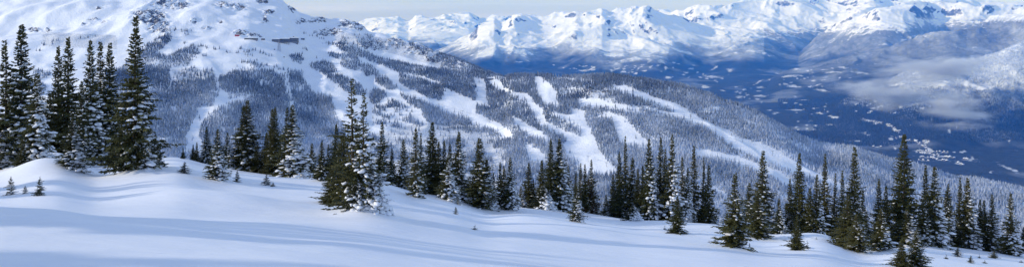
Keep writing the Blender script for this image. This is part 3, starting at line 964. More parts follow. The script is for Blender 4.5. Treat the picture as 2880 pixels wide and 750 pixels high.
HAZE_D = 3.1e-5
def build_haze():
    m = volmat('haze_air', HAZE_D, (0.02, 0.24, 0.92), None, 0, 0, 0.0)
    mb = MB()
    mb.box(-30000, 30000, -1500, 39500, -1500, 1150)
    o = mb.build('haze', m)
    tag(o, kind='stuff')
    o.visible_shadow = True

# ------------------------------------------------------------------ firs
ICO_V, ICO_F = ico(1)
ICO2_V, ICO2_F = ico(2)

def blob(rg, c, ax, sx, sy, sz, pitch=0.0, big=False):
    """lumpy flattened pillow of snow; ax = direction of its long axis"""
    V0, F0 = (ICO2_V, ICO2_F) if big else (ICO_V, ICO_F)
    ph = rg.uniform(0, 50, 3)
    amp = 0.22 * (np.sin(V0[:, 0] * 3.1 + ph[0]) * np.sin(V0[:, 1] * 2.7 + ph[1]) + 0.6 * np.sin(V0[:, 2] * 3.7 + V0[:, 0] * 2.3 + ph[2]))
    V = V0 * (1 + amp + rg.normal(0, 0.06, len(V0)))[:, None]
    V = V * np.array([sx, sy, sz])
    V[:, 2] = np.where(V[:, 2] < 0, V[:, 2] * 0.45, V[:, 2])
    V[:, 2] += V[:, 0] * math.tan(pitch)
    c_, s_ = math.cos(ax), math.sin(ax)
    X = V[:, 0] * c_ - V[:, 1] * s_
    Y = V[:, 0] * s_ + V[:, 1] * c_
    return np.stack([X, Y, V[:, 2]], -1) + np.array(c), F0

def make_fir(seed, H=10.0, aspect=0.15, snow=1.0, whorl=0.125, per=8, spire=0.5, skirt=0.02, dens=1.0, oneside=0.75, cap=0.0, thick=1.0):
    """fir with ragged drooping sprays; snow: 0 bare .. 4 plastered. Returns (crown, trunk, snow) arrays"""
    rg = np.random.default_rng(seed)
    R = H * aspect
    WIND = math.atan2(-0.45, 1.0)            # snow lies on this side
    cv, cf, sv, sf = [], [], [], []
    nc = ns_ = 0
    h = H * skirt
    lump = rg.uniform(0, 10)
    while h < H * 0.985:
        t = h / H
        prof = (1 - t) ** 0.95 * (1 - 0.42 * sstep(0.25, 0.95, np.array(t)) * spire)
        prof *= min(1.0, 0.72 + t * 3.0)
        prof = float(prof) * (1 + 0.22 * math.sin(h * 2.1 + lump) + 0.14 * math.sin(h * 5.3 + 2 * lump))
        k = max(3, int(round(per * (0.55 + 0.6 * (1 - t)))))
        a0 = rg.uniform(0, TAU)
        for j in range(k):
            a = a0 + TAU * j / k + rg.normal(0, 0.22)
            Lb = R * prof * rg.uniform(0.62, 1.18) + 0.05 * H / 10
            if rg.random() < 0.07: Lb *= 1.3
            if rg.random() > dens: continue
            e = -0.42 + 1.30 * t ** 2.0 + rg.normal(0, 0.10)
            upc = 0.10 + 0.12 * (1 - t)
            hb = h + rg.uniform(-1.1, 1.1) * whorl
            ca, sa = math.cos(a), math.sin(a)
            windy = 0.5 + 0.5 * math.cos(a - WIND)
            psnow = snow / 4.0 * (0.12 + 1.75 * windy ** 2.0 * oneside + (1 - oneside) * 0.6) * (1.35 - 1.25 * t)
            heavy = rg.random() < psnow
            if heavy: e -= 0.10 + 0.04 * snow
            def pt(s, off=0.0, dz=0.0):
                r = Lb * s * math.cos(e)
                z = hb + Lb * (s * math.sin(e) + upc * s * s)
                return np.array([ca * r - sa * off, sa * r + ca * off, z + dz])
            nt_ = max(6, int(Lb / (0.040 * H / 10)))
            s = rg.uniform(0.10, 1.0, nt_)
            s[0] = 1.0
            side = rg.choice([-1, 1], nt_)
            tl = (0.20 * Lb + 0.13 * H / 10) * (1.1 - 0.65 * s) * rg.uniform(0.7, 1.3, nt_)
            ang = a + side * rg.uniform(0.35, 1.15, nt_)
            ang[0] = a; tl[0] *= 1.6
            elv = e * 0.5 + rg.normal(-0.10, 0.34, nt_)
            r = Lb * s * math.cos(e)
            B = np.stack([ca * r, sa * r, hb + Lb * (s * math.sin(e) + upc * s * s)], -1)
            D = np.stack([np.cos(ang) * np.cos(elv), np.sin(ang) * np.cos(elv), np.sin(elv)], -1)
            T = B + D * tl[:, None]
            wv = thick * (0.036 + 0.024 * rg.random(nt_)) * (H / 10) * (0.8 + 0.5 * (1 - t))
            P = np.stack([-D[:, 1], D[:, 0], 0 * D[:, 0]], -1)
            P /= np.linalg.norm(P, axis=1)[:, None] + 1e-6
            Mid = B + D * tl[:, None] * 0.42
            up = np.array([0, 0, 1.0])
            vv = np.stack([B, Mid + P * wv[:, None], Mid - P * wv[:, None], T, Mid + up * (wv * 0.8)[:, None], Mid - up * (wv * 1.1)[:, None]], 1)
            base = nc + np.arange(nt_)[:, None] * 6
            q = np.concatenate([base + np.array([0, 1, 4]), base + np.array([0, 4, 2]), base + np.array([0, 2, 5]), base + np.array([0, 5, 1]),
                                base + np.array([3, 4, 1]), base + np.array([3, 2, 4]), base + np.array([3, 5, 2]), base + np.array([3, 1, 5])])
            cv.append(vv.reshape(-1, 3)); cf.append(q)
            nc += nt_ * 6
            if heavy:
                for _ in range(int(rg.integers(1, 4))):
                    ss = rg.uniform(0.40, 0.92)
                    sz = (0.050 + 0.062 * Lb) * rg.uniform(0.6, 1.3) * (0.80 + 0.14 * snow)
                    c = pt(ss, rg.normal(0, 0.07 * Lb), 0.03 + 0.1 * sz)
                    bv, bf = blob(rg, c, a, sz * 1.6, sz * 0.95, sz * (0.58 + 0.08 * snow), (math.sin(e) + 2 * upc * ss) * 0.8)
                    sv.append(bv); sf.append(bf + ns_); ns_ += len(bv)
        h += whorl * (0.75 + 0.6 * (1 - t)) * rg.uniform(0.8, 1.2)
    # plastered pillows on the snowy side of heavily loaded firs
    if snow >= 2.6:
        for _ in range(int(60 * (snow - 2))):
            t = rg.beta(1.2, 2.6) * (0.75 if cap == 0 else cap)
            a = WIND + rg.normal(0, 0.75)
            rr = R * (1 - t) ** 0.95 * (1 - 0.4 * t * spire) * rg.uniform(0.6, 0.95)
            sz = R * (0.065 + 0.06 * rg.random()) * (1.1 - 0.5 * t)
            bv, bf = blob(rg, (rr * math.cos(a), rr * math.sin(a), t * H - 0.12 * rr), a, sz, sz * 1.2, sz * 0.8, -0.5, True)
            sv.append(bv); sf.append(bf + ns_); ns_ += len(bv)
    # trunk: tapered, slightly bent
    tv, tf = [], []
    n, segs = 7, 10
    for i in range(segs + 1):
        t = i / segs
        r = H * 0.0135 * (1 - 0.93 * t) + (0.006 * H if i == 0 else 0)
        bx = 0.006 * H * math.sin(t * 3 + lump)
        for k in range(n):
            a = TAU * k / n
            tv.append((bx * t + r * math.cos(a), r * math.sin(a), t * H * 0.97 - (0.04 * H if i == 0 else 0)))
    for i in range(segs):
        for k in range(n):
            tf.append((i * n + k, i * n + (k + 1) % n, (i + 1) * n + (k + 1) % n, (i + 1) * n + k))
    res = {'crown': (np.concatenate(cv), np.concatenate(cf)), 'trunk': (np.array(tv), np.array(tf))}
    if sv: res['snow'] = (np.concatenate(sv), np.concatenate(sf))
    return res

VAR = {}
def variant(key, mat=None, **kw):
    d = make_fir(**kw)
    out = []
    for nm, (v, f) in d.items():
        me = bpy.data.meshes.new({'crown': 'crown', 'trunk': 'trunk', 'snow': 'snow_clumps'}[nm])
        v = np.asarray(v, np.float32)
        k = f.shape[1]
        me.vertices.add(len(v)); me.vertices.foreach_set('co', v.ravel())
        me.loops.add(len(f) * k); me.loops.foreach_set('vertex_index', f.astype(np.int32).ravel())
        me.polygons.add(len(f))
        me.polygons.foreach_set('loop_start', np.arange(0, len(f) * k, k, dtype=np.int32))
        me.polygons.foreach_set('loop_total', np.full(len(f), k, np.int32))
        me.update(calc_edges=True)
        me.polygons.foreach_set('use_smooth', np.full(len(f), nm != 'crown', bool))
        me.materials.append({'crown': mat or M['fir'], 'trunk': M['bark'], 'snow': M['clump']}[nm])
        out.append((me.name.split('.')[0], me))
    VAR[key] = out

def build_variants():
    s = 100
    for lvl, sn in ((0, 0.7), (1, 1.9), (2, 2.8), (3, 3.4), (4, 3.9)):
        for b, asp in (('n', 0.105), ('w', 0.15)):
            for c in range(3):
                s += 1
                variant((lvl, b, c), M['fir'] if lvl < 4 else M['fir_frost'], seed=s, aspect=asp, snow=sn, per=8 if b == 'w' else 7,
                        spire=(0.75, 0.35, 1.0)[c], dens=0.93 - 0.09 * c, oneside=0.9 if lvl < 4 else 0.75)
    variant('tall', M['fir'], seed=301, aspect=0.155, snow=1.9, per=8, spire=1.0, dens=0.9, whorl=0.13)
    variant('gap', M['fir'], seed=302, aspect=0.15, snow=2.7, per=6, spire=0.9, dens=0.85, whorl=0.20)
    variant('brown', M['brown'], seed=303, aspect=0.2, snow=0.7, per=6, spire=0.2, dens=0.75)
    variant('bush', M['fir_frost'], seed=304, aspect=0.42, snow=4.0, per=8, spire=0.1, dens=0.95, cap=0.9)
    for c in range(3):
        variant(('sap', c), M['fir_frost'], seed=310 + c, aspect=0.26, snow=0.9 + 0.7 * c, per=7, spire=0.3, dens=0.85, whorl=0.45, skirt=0.08, thick=2.6)
    variant('twig', M['fir_frost'], seed=320, aspect=0.30, snow=0.4, per=4, spire=0.0, dens=0.7, whorl=0.8, skirt=0.1, thick=4.0)

def place_tree(key, loc, H, Wm, label, group=None, name='fir_tree', rz=0.0):
    parts = VAR[key]
    cm = parts[0][1]
    if 'w' not in cm:
        co = np.empty(len(cm.vertices) * 3, np.float32); cm.vertices.foreach_get('co', co)
        cm['w'] = float(np.percentile(np.abs(co.reshape(-1, 3)[:, 0]), 99.2)) * 2
    r = empty(name, loc, rz)
    tag(r, label, 'fir tree' if name == 'fir_tree' else 'young fir', group)
    sc = H / 10.0
    r.scale = (Wm / cm['w'], Wm / cm['w'], sc)
    tilt = random.Random(label + str(loc[0]))
    r.rotation_euler = (tilt.gauss(0, 0.012), tilt.gauss(0, 0.010), rz)
    for nm, me in parts:
        o = bpy.data.objects.new(nm, me)
        COL.objects.link(o)
        o.parent = r
    return r

# x, top y, base y, width (photo pixels), snow level or variety, label
T = [
 (22, 108, 478, 92, 1, 'dark fir cut by the frame edge beside the taller one'),
 (58, 66, 470, 124, 1, 'tall full fir at the uphill end of the row, green over a snowy foot'),
 (103, 205, 462, 92, 3, 'snow plastered fir leaning on the tall full fir at the uphill end'),
 (8, 330, 480, 70, 3, 'short snow caked fir filling the lower corner by the frame edge'),
 (66, 398, 476, 46, 0, 'small dark fir standing before the feet of the first tall firs'),
 (140, 262, 438, 56, 0, 'slim dark fir half hidden behind the uphill side of the twin firs'),
 (165, 124, 440, 88, 0, 'shorter uphill fir of the dark green twin pair'),
 (194, 98, 444, 104, 0, 'taller fir of the dark green twin pair'),
 (124, 368, 436, 40, 1, 'little fir behind the snow mound with the brown rock'),
 (205, 318, 485, 76, 2, 'short fir with snowy branches in front of the twin pair'),
 (230, 226, 462, 62, 1, 'dark fir squeezed between the twin pair and the group of three'),
 (256, 114, 462, 92, 2, 'uphill fir of the tight group of three beside the tallest fir'),
 (283, 114, 462, 80, 2, 'middle fir of the tight group of three beside the tallest fir'),
 (270, 238, 464, 86, 4, 'snow buried low fir wedged in the tight group of three'),
 (310, 121, 462, 92, 1, 'downhill fir of the tight group of three beside the tallest fir'),
 (346, 330, 468, 60, 3, 'low snowy fir at the foot of the tallest fir, uphill side'),
 (379, 44, 490, 138, 'tall', 'tallest fir in view with a thin ragged top and snowy skirt'),
 (404, 350, 490, 62, 3, 'snow covered lower fir pressed against the tallest fir, downhill side'),
 (438, 375, 446, 30, 0, 'small dark fir on the crest just past the tallest fir'),
 (515, 415, 446, 15, 0, 'tiny dark fir alone behind the bare crest'),
 (543, 406, 450, 19, 0, 'shorter of two thin little firs behind the bare crest'),
 (553, 398, 452, 22, 0, 'taller of two thin little firs behind the bare crest'),
 (582, 356, 458, 40, 1, 'narrow fir just behind the lone open-grown fir'),
 (612, 362, 510, 62, 2, 'fir with tiered snowy boughs standing alone below the crest'),
 (639, 371, 472, 46, 2, 'snow flecked fir between the tiered lone fir and the broad double fir'),
 (682, 294, 478, 68, 0, 'uphill half of the broad dark double fir'),
 (694, 283, 480, 90, 1, 'downhill taller half of the broad dark double fir'),
 (688, 385, 480, 44, 0, 'short green fir at the foot of the broad double fir'),
 (723, 395, 482, 38, 0, 'short dark fir on the downhill flank of the broad double fir'),
 (748, 373, 487, 38, 0, 'short dark fir on the uphill flank of the four clustered spires'),
 (765, 306, 489, 56, 0, 'uphill first of the four clustered spires'),
 (776, 302, 491, 58, 0, 'second of the four clustered spires'),
 (805, 302, 493, 62, 1, 'third of the four clustered spires'),
 (822, 295, 499, 96, 3, 'last and snowiest of the four clustered spires'),
 (767, 458, 493, 40, 3, 'small snow loaded fir at the feet of the clustered spires'),
 (845, 398, 492, 32, 2, 'frosted little fir behind the snowiest of the clustered spires'),
 (862, 433, 493, 28, 2, 'very small snowy fir in the dip before the big snow caked clump'),
 (879, 402, 498, 38, 1, 'narrow fir in the dip, uphill of three alike'),
 (904, 394, 508, 40, 1, 'narrow fir in the dip, middle of three alike'),
 (923, 405, 500, 34, 1, 'narrow fir in the dip, nearest the big snow caked clump'),
 (944, 348, 508, 52, 0, 'dark fir rising behind the uphill side of the big snow caked clump'),
 (963, 378, 575, 92, 0, 'green shorter stem of the big snow caked clump'),
 (992, 225, 598, 128, 'gap', 'tallest spire of the big snow caked clump in the open snow'),
 (1022, 265, 604, 112, 'gap', 'second spire of the big snow caked clump in the open snow'),
 (1046, 462, 608, 104, 4, 'snow buried young fir on the downhill side of the big clump'),
 (936, 468, 572, 74, 0, 'low dark fir on the uphill side of the big snow caked clump'),
 (1004, 500, 606, 84, 4, 'low white laden fir at the foot of the big clump'),
 (1075, 342, 502, 62, 1, 'dark broad fir behind the downhill side of the big clump'),
 (1102, 414, 508, 38, 0, 'short fir beside the broad one past the big clump'),
 (1136, 393, 521, 54, 2, 'conical snow dusted fir on the crest past the big clump'),
 (1168, 357, 556, 46, 1, 'slender fir with a round snow pillow at its foot'),
 (1184, 375, 530, 36, 0, 'thin fir close behind the slender one with the snow pillow'),
 (1216, 343, 548, 74, 0, 'tall dark green fir heading the dense middle thicket'),
 (1236, 395, 549, 48, 0, 'second green fir of the dense middle thicket'),
 (1250, 395, 552, 44, 0, 'third green fir of the dense middle thicket'),
 (1264, 402, 556, 44, 1, 'fourth green fir of the dense middle thicket'),
 (1262, 432, 566, 60, 3, 'white frosted fir in front of the dense middle thicket'),
 (1288, 369, 562, 60, 2, 'dark spire with snow pillows ending the dense middle thicket'),
 (1317, 515, 573, 52, 4, 'squat snow buried fir between the middle thicket and the next tall fir'),
 (1352, 386, 592, 88, 1, 'full fir standing apart with a deep hollow at its foot'),
 (1368, 450, 594, 66, 4, 'white plastered fir pressed against the fir with the hollow'),
 (1388, 483, 588, 36, 0, 'short dark fir starting the small group of four'),
 (1407, 455, 590, 44, 1, 'second fir of the small group of four'),
 (1418, 465, 592, 48, 3, 'whitest fir of the small group of four'),
 (1437, 441, 594, 52, 3, 'tallest and last fir of the small group of four'),
 (1465, 523, 582, 36, 2, 'short frosted fir beside the lone dark cone past the four'),
 (1486, 455, 583, 54, 0, 'lone dark cone shaped fir on the flat part of the crest'),
 (1500, 505, 585, 28, 0, 'small fir half hidden by the lone dark cone shaped fir'),
 (1524, 450, 585, 48, 0, 'dark fir above a white snow skirt before the paired spires'),
 (1530, 520, 588, 64, 4, 'low fan of snow buried boughs before the paired spires'),
 (1547, 390, 588, 54, 0, 'darker uphill one of the paired spires'),
 (1572, 388, 590, 66, 2, 'snow sprinkled downhill one of the paired spires'),
 (1599, 465, 591, 42, 3, 'frosted fir in the shelter of the paired spires'),
 (1616, 479, 592, 22, 0, 'thin pole like fir between the paired spires and the brown tree'),
 (1622, 517, 625, 44, 2, 'small fir standing forward on the snow before the brown tree'),
 (1632, 460, 593, 32, 0, 'fir rising just behind the uphill side of the brown tree'),
 (1647, 458, 597, 38, 0, 'fir rising straight behind the brown tree'),
 (1666, 448, 600, 44, 1, 'tallest fir behind the brown tree, on its downhill side'),
 (1654, 503, 600, 56, 'brown', 'reddish brown half dead tree among green firs'),
 (1705, 546, 608, 30, 3, 'short white frosted fir opening the long tall thicket'),
 (1724, 489, 612, 34, 0, 'brownish slim fir at the uphill end of the long tall thicket'),
 (1744, 427, 610, 48, 0, 'broad dark spire second from the uphill end of the long thicket'),
 (1761, 385, 612, 36, 0, 'slim column like spire reaching high in the long thicket'),
 (1779, 441, 620, 52, 2, 'green fir with a white foot beside the column like spire'),
 (1782, 575, 622, 50, 4, 'rounded snow buried bush at the foot of the long thicket'),
 (1794, 474, 618, 38, 0, 'short fir behind the green fir with the white foot'),
 (1810, 465, 620, 46, 0, 'dark fir between the white footed fir and the three high spires'),
 (1826, 391, 620, 62, 2, 'uphill one of the three high spires of the long thicket'),
 (1855, 384, 620, 60, 2, 'middle one of the three high spires of the long thicket'),
 (1870, 420, 618, 44, 0, 'lower fir between the middle and last of the three high spires'),
 (1891, 377, 622, 68, 3, 'last of the three high spires, white down its downhill side'),
 (1840, 520, 624, 52, 4, 'low white laden fir under the three high spires'),
 (1904, 551, 655, 48, 0, 'small green fir standing forward of the three high spires'),
 (1922, 439, 627, 38, 2, 'slim fir just past the three high spires'),
 (1934, 470, 628, 44, 3, 'short white flanked fir just past the three high spires'),
 (1927, 560, 630, 46, 4, 'snow buried mound of a fir past the three high spires'),
 (1951, 407, 629, 50, 1, 'dark club topped spire before the two bare poles'),
 (1980, 443, 630, 30, 0, 'uphill one of two thin pole like firs'),
 (1994, 462, 632, 46, 1, 'downhill one of two thin pole like firs with a snowy foot'),
 (1968, 585, 634, 34, 'brown', 'low brownish fir at the feet of the thin poles'),
 (2004, 606, 634, 42, 4, 'snow ball of a buried fir at the end of the poles'),
 (2068, 486, 700, 96, 1, 'bright green full fir standing forward on the open snow'),
 (2108, 512, 645, 54, 1, 'dark fir behind the forward green fir, downhill side'),
 (2140, 424, 650, 76, 1, 'high layered fir behind the olive green one'),
 (2135, 533, 672, 78, 1, 'olive green fir in front of the high layered fir'),
 (2165, 569, 656, 38, 1, 'short fir tucked beside the olive green one'),
 (2193, 557, 660, 42, 2, 'short dark topped fir with white lower boughs in the gap'),
 (2216, 575, 660, 50, 3, 'white frosted low fir in the gap before the tall straight spire'),
 (2223, 497, 650, 46, 0, 'lower fir leaning on the tall straight spire'),
 (2246, 430, 652, 60, 0, 'tall straight spire standing alone between the gaps'),
 (2240, 603, 702, 46, 0, 'small christmas shaped fir forward of the tall straight spire'),
 (2256, 600, 664, 50, 4, 'snow buried fir between the tall straight spire and the dense group'),
 (2277, 528, 655, 52, 0, 'dark fir opening the dense group before the big forward clump'),
 (2297, 490, 656, 52, 2, 'snow footed fir in the dense group before the big forward clump'),
 (2318, 433, 656, 50, 0, 'highest fir of the dense group before the big forward clump'),
 (2346, 488, 655, 34, 0, 'first thin fir behind the big forward clump'),
 (2370, 479, 655, 38, 0, 'second thin fir behind the big forward clump'),
 (2402, 411, 692, 64, 0, 'high spire rising out of the big forward clump'),
 (2384, 552, 700, 82, 0, 'dense green fir forming the uphill side of the big forward clump'),
 (2411, 600, 712, 78, 1, 'broad low green fir in front of the big forward clump'),
 (2428, 537, 706, 54, 1, 'fir on the downhill side of the big forward clump'),
 (2469, 502, 692, 46, 0, 'narrow dark fir between the forward clump and the massive fir'),
 (2478, 585, 706, 64, 2, 'low snow tipped fir between the forward clump and the massive fir'),
 (2495, 523, 696, 50, 0, 'fir close against the uphill side of the massive fir'),
 (2541, 377, 690, 98, 0, 'massive dark green fir towering over the downhill end'),
 (2552, 588, 694, 78, 3, 'white skirted low fir beneath the massive fir'),
 (2536, 672, 752, 58, 0, 'dark young fir at the bottom edge below the massive fir'),
 (2580, 643, 752, 60, 1, 'greener young fir at the bottom edge below the massive fir'),
 (2601, 463, 684, 46, 0, 'dark spire just downhill of the massive fir'),
 (2597, 558, 692, 52, 1, 'green topped shorter fir just downhill of the massive fir'),
 (2629, 465, 692, 72, 3, 'broad white laden fir just downhill of the massive fir'),
 (2659, 532, 688, 36, 1, 'small dark fir behind the broad white laden one'),
 (2668, 516, 690, 46, 2, 'snow patched fir between the broad white one and the dark pair'),
 (2699, 500, 690, 44, 0, 'darker one of the dark pair near the downhill end'),
 (2721, 498, 698, 64, 2, 'snow flanked one of the dark pair near the downhill end'),
 (2698, 648, 695, 44, 0, 'low dark fir at the foot of the dark pair'),
 (2756, 560, 696, 38, 0, 'uphill one of two short matching dark firs'),
 (2769, 562, 700, 42, 0, 'downhill one of two short matching dark firs'),
 (2793, 546, 707, 56, 3, 'white bottomed fir beside the two short matching firs'),
 (2843, 539, 716, 62, 2, 'snow tipped fir standing clear near the frame corner'),
 (2880, 636, 720, 44, 1, 'low fir cut by the frame edge at the downhill end'),
]
SAP = [
 (31, 495, 547, 34, 0, 'tallest bare seedling of the three poking from the drift'),
 (71, 520, 544, 20, 0, 'tiniest seedling of the three poking from the drift'),
 (111, 497, 550, 40, 2, 'snow tipped seedling of the three poking from the drift'),
 (450, 430, 476, 36, 1, 'snowy seedling just downhill of the tallest fir'),
 (519, 455, 489, 36, 1, 'wide little seedling on the sunny crest'),
 (667, 479, 513, 26, 0, 'pointed seedling below the broad double fir'),
 (750, 490, 520, 28, 1, 'leaning seedling below the clustered spires'),
 (768, 512, 524, 18, 2, 'nearly buried seedling beside a small snow hump'),
 (1288, 552, 576, 22, 0, 'seedling tip touching the foot of the middle thicket'),
 (1282, 580, 611, 18, 0, 'upright seedling below the middle thicket'),
 (1336, 630, 646, 20, 't', 'bent twig alone on the smooth open snow'),
 (1444, 628, 634, 8, 't', 'faint twig tip on the open snow below the group of four'),
 (1953, 600, 633, 22, 0, 'seedling before the club topped spire'),
 (1870, 630, 645, 10, 't', 'loose twig beside the forward little fir'),
 (2013, 660, 684, 26, 't', 'bushy twig uphill of the bright green full fir'),
 (1994, 674, 681, 10, 't', 'tiny twig uphill of the bright green full fir'),
 (2108, 681, 702, 12, 0, 'short dark shoot downhill of the bright green full fir'),
 (2270, 674, 698, 24, 't', 'twiggy bush beside the christmas shaped fir'),
 (2296, 665, 671, 8, 't', 'lone twig tip before the dense group'),
 (2694, 692, 721, 26, 1, 'low wide seedling under the dark pair'),
 (2661, 713, 727, 16, 't', 'sprig in the snow beside the low wide seedling'),
 (2731, 717, 739, 20, 1, 'round seedling nearest the bottom edge'),
 (2755, 711, 725, 10, 't', 'thin sprig under the two short matching firs'),
 (2769, 729, 739, 16, 't', 'flat sprig close to the bottom edge'),
 (2795, 703, 725, 28, 1, 'forked seedling below the white bottomed fir'),
 (2872, 730, 737, 18, 't', 'sprig by the frame corner'),
]

def build_drifts():
    new = []
    for (x, y, r, h) in ((152, 452, 3.0, 0.75), (60, 486, 3.5, 0.5), (110, 478, 2.2, 0.35), (560, 560, 4.5, 0.42), (700, 575, 3.5, 0.30), (450, 520, 3.0, 0.35), (800, 640, 3.0, 0.22), (1080, 640, 2.6, 0.20), (1230, 610, 4.0, 0.35), (300, 520, 3.0, 0.30),
                         (1460, 620, 4.0, 0.35), (1590, 650, 4.5, 0.35), (1720, 650, 3.5, 0.25), (950, 700, 2.2, 0.14), (250, 640, 2.0, 0.12)):
        X, Y, z = near_base(x, y)
        new.append((X, Y, r, h))
    DRIFTS.extend(new)
    MOUNDS.extend(new)

def build_trees():
    rr = random.Random(12)
    for (x, yt, yb, wpx, lvl, lab) in T:
        X, Y, z = near_base(x, yb, rr.uniform(0.5, 4.0))
        H = (HY - yt) / F * Y - z
        if H < 0.5: print('short', lab, H)
        z -= 0.02 * H
        H *= 1.02
        if lvl in ('tall', 'gap', 'brown'): key = lvl
        elif lvl == 4 and wpx > 0.62 * (yb - yt): key = 'bush'
        else: key = (lvl, 'w' if wpx / (yb - yt) > 0.25 else 'n', rr.randrange(3))
        place_tree(key, (X, Y, z), H, wpx / F * Y * 1.15, lab, 'firs along the snow crest', rz=rr.uniform(-0.35, 0.35))
        if yb > crest_px(x) + 4 and lvl != 0:
            MOUNDS.append((X + 0.2, Y - 0.1, 0.62 * wpx / F * Y, 0.085 * wpx / F * Y))
    for (x, yt, yb, wpx, lvl, lab) in SAP:
        X, Y, z = near_base(x, yb, 0.3)
        H = (HY - yt) / F * Y - z
        key = 'twig' if lvl == 't' else ('sap', lvl)
        place_tree(key, (X, Y, z - 0.03), H + 0.03, wpx / F * Y, lab, 'seedlings in the snow', 'seedling', rz=rr.uniform(-1, 1))
    # firs up the slope outside the picture, whose shadows streak the snow
    rs = random.Random(77)
    spots = []
    for a, b in ((2, 11.5), (16.5, 22.5), (29.5, 38.0), (47, 57), (67, 80)):
        Y = a
        while Y < b:
            spots.append((-0.62 * Y - 11 - rs.uniform(0, 15), Y + rs.uniform(-0.3, 0.3), rs.uniform(10.5, 12.5) * (1.0 if Y < 27 else 0.85 if Y < 43 else 0.68)))
            Y += 0.62
    for i, (X, Y, H) in enumerate(spots):
        z = float(near_z(X, Y))
        place_tree((1 + i % 2, 'w' if i % 3 else 'n', i % 2), (X, Y, z - 0.1), H, H * 0.44, 'fir uphill beyond the frame edge whose shadow streaks the open snow', 'firs uphill outside the frame')

# small single firs scattered over the open upper ski slopes: x, y, how many
CLUMPS = [(567, 127, 7), (582, 132, 3), (610, 136, 5), (640, 143, 5), (668, 146, 3), (681, 136, 3), (698, 143, 7), (714, 139, 5), (700, 153, 6), (728, 145, 3), (745, 149, 3), (760, 153, 3), (575, 155, 7), (684, 172, 5), (697, 173, 4), (714, 170, 6), (735, 181, 6), (752, 181, 6),
          (776, 186, 4), (790, 191, 4), (800, 193, 2), (809, 193, 2), (822, 155, 2), (855, 138, 5), (858, 165, 2), (887, 160, 1), (853, 91, 4), (893, 97, 7), (889, 88, 4), (905, 103, 3), (520, 85, 8), (526, 95, 4), (490, 82, 6), (515, 118, 3), (540, 208, 4), (568, 212, 3), (532, 212, 2), (150, 112, 5),
          (128, 122, 6), (108, 140, 4), (225, 105, 4), (245, 103, 3), (272, 98, 4), (240, 121, 5), (270, 117, 4), (20, 115, 5), (1015, 105, 4), (1020, 92, 5), (902, 228, 3), (920, 243, 2), (330, 100, 2), (415, 112, 5), (403, 120, 4), (470, 87, 5), (760, 208, 3), (905, 175, 3)]
def build_scattered():
    rr = random.Random(31)
    tm = [cone_template(rr, 4, 6) for _ in range(4)]
    meshes = []
    for i, (tv, tf) in enumerate(tm):
        me = bpy.data.meshes.new('crown')
        me.from_pydata([tuple(v) for v in tv.tolist()], [], [tuple(f) for f in tf.tolist()])
        at = me.attributes.new('frost', 'FLOAT', 'POINT')
        at.data.foreach_set('value', np.full(len(tv), 0.22, np.float32))
        me.materials.append(M['forest'])
        meshes.append(me)
    n = 0
    for (cx, cy_, k) in CLUMPS:
        for _ in range(k):
            if n >= 180: break
            x = cx + rr.gauss(0, 1.6 + 0.7 * k); y = cy_ + rr.gauss(0, 1.4)
            X, Y, z = mid_point(x, y + 5)
            H = rr.uniform(8, 15)
            o = bpy.data.objects.new('mountain_fir', meshes[n % 4])
            COL.objects.link(o)
            o.location = (X, Y, z - 0.5)
            o.rotation_euler = (0, 0, rr.uniform(0, 6.28))
            o.scale = (H * 0.17, H * 0.17, H)
            tag(o, 'small dark fir scattered on the open snow of the upper ski slopes', 'fir tree', 'scattered firs on the upper ski slopes')
            n += 1

# ------------------------------------------------------------------ buildings and lifts on the mountain
def anchor(x, y):
    X, Y, z = mid_point(x, y)
    return Vector((X, Y, z)), Y / F          # metres per photo pixel there

def build_lodge():
    p, k = anchor(800, 121)
    r = empty('mountain_lodge', p)
    tag(r, 'long dark mountain lodge with snowy roofs and glazed front on the open slope', 'lodge')
    k = k * 1.05
    # wing, hall, tower block (x, z in pixels from the anchor)
    walls = MB()
    walls.box(-34 * k, -14 * k, 0, 24, -12, 9.5 * k)
    walls.box(-14 * k, 12 * k, 4, 26, -12, 10.5 * k)
    walls.box(12 * k, 34 * k, 8, 26, -12, 12.5 * k)
    walls.build('wall', M['wall'], r)
    for (x0, x1, y0, z1) in ((-34, -14, -1.5, 9.5), (-14, 12, 2.5, 10.5), (12, 34, 6.5, 12.5)):
        rf = MB()
        x0 *= k; x1 *= k; z1 *= k
        rf.prism([(x0 - 1.5, z1 + 0.02), (x1 + 1.5, z1 + 0.02), (x1 + 1.5, z1 + 1.2), ((x0 + x1) / 2, z1 + 3.6), (x0 - 1.5, z1 + 1.2)], y0 - 2, 28)
        rf.build('roof', M['roofsnow'], r)
    for row, (x0, x1, yf, z0, z1) in enumerate(((-33, -15, -0.12, 2.5, 4.6), (-33, -15, -0.12, 6, 8.2), (-13, 11, 3.88, 3, 6.2), (13, 33, 7.88, 4, 6.5), (13, 33, 7.88, 8.4, 10.8), (-13, 11, 3.88, 7.4, 9.2))):
        nw = int((x1 - x0) / 3)
        for i in range(nw):
            a = x0 + (x1 - x0) * (i + 0.15) / nw; b = x0 + (x1 - x0) * (i + 0.85) / nw
            MB().box(a * k, b * k, yf, yf + 0.5, z0 * k, z1 * k).build('window', M['glass'], r)
    d = MB(); d.box(-36 * k, 14 * k, -9, -0.02, 0.6 * k, 1.2 * k)
    for i in range(9):
        xx = (-35 + i * 6) * k
        d.bar((xx, -8, -9), (xx, -8, 0.6 * k), 0.5)
    d.build('deck', M['wall'], r)
    MB().box(20 * k, 23 * k, 14, 18, 12.6 * k, 17 * k).build('chimney', M['wall'], r)

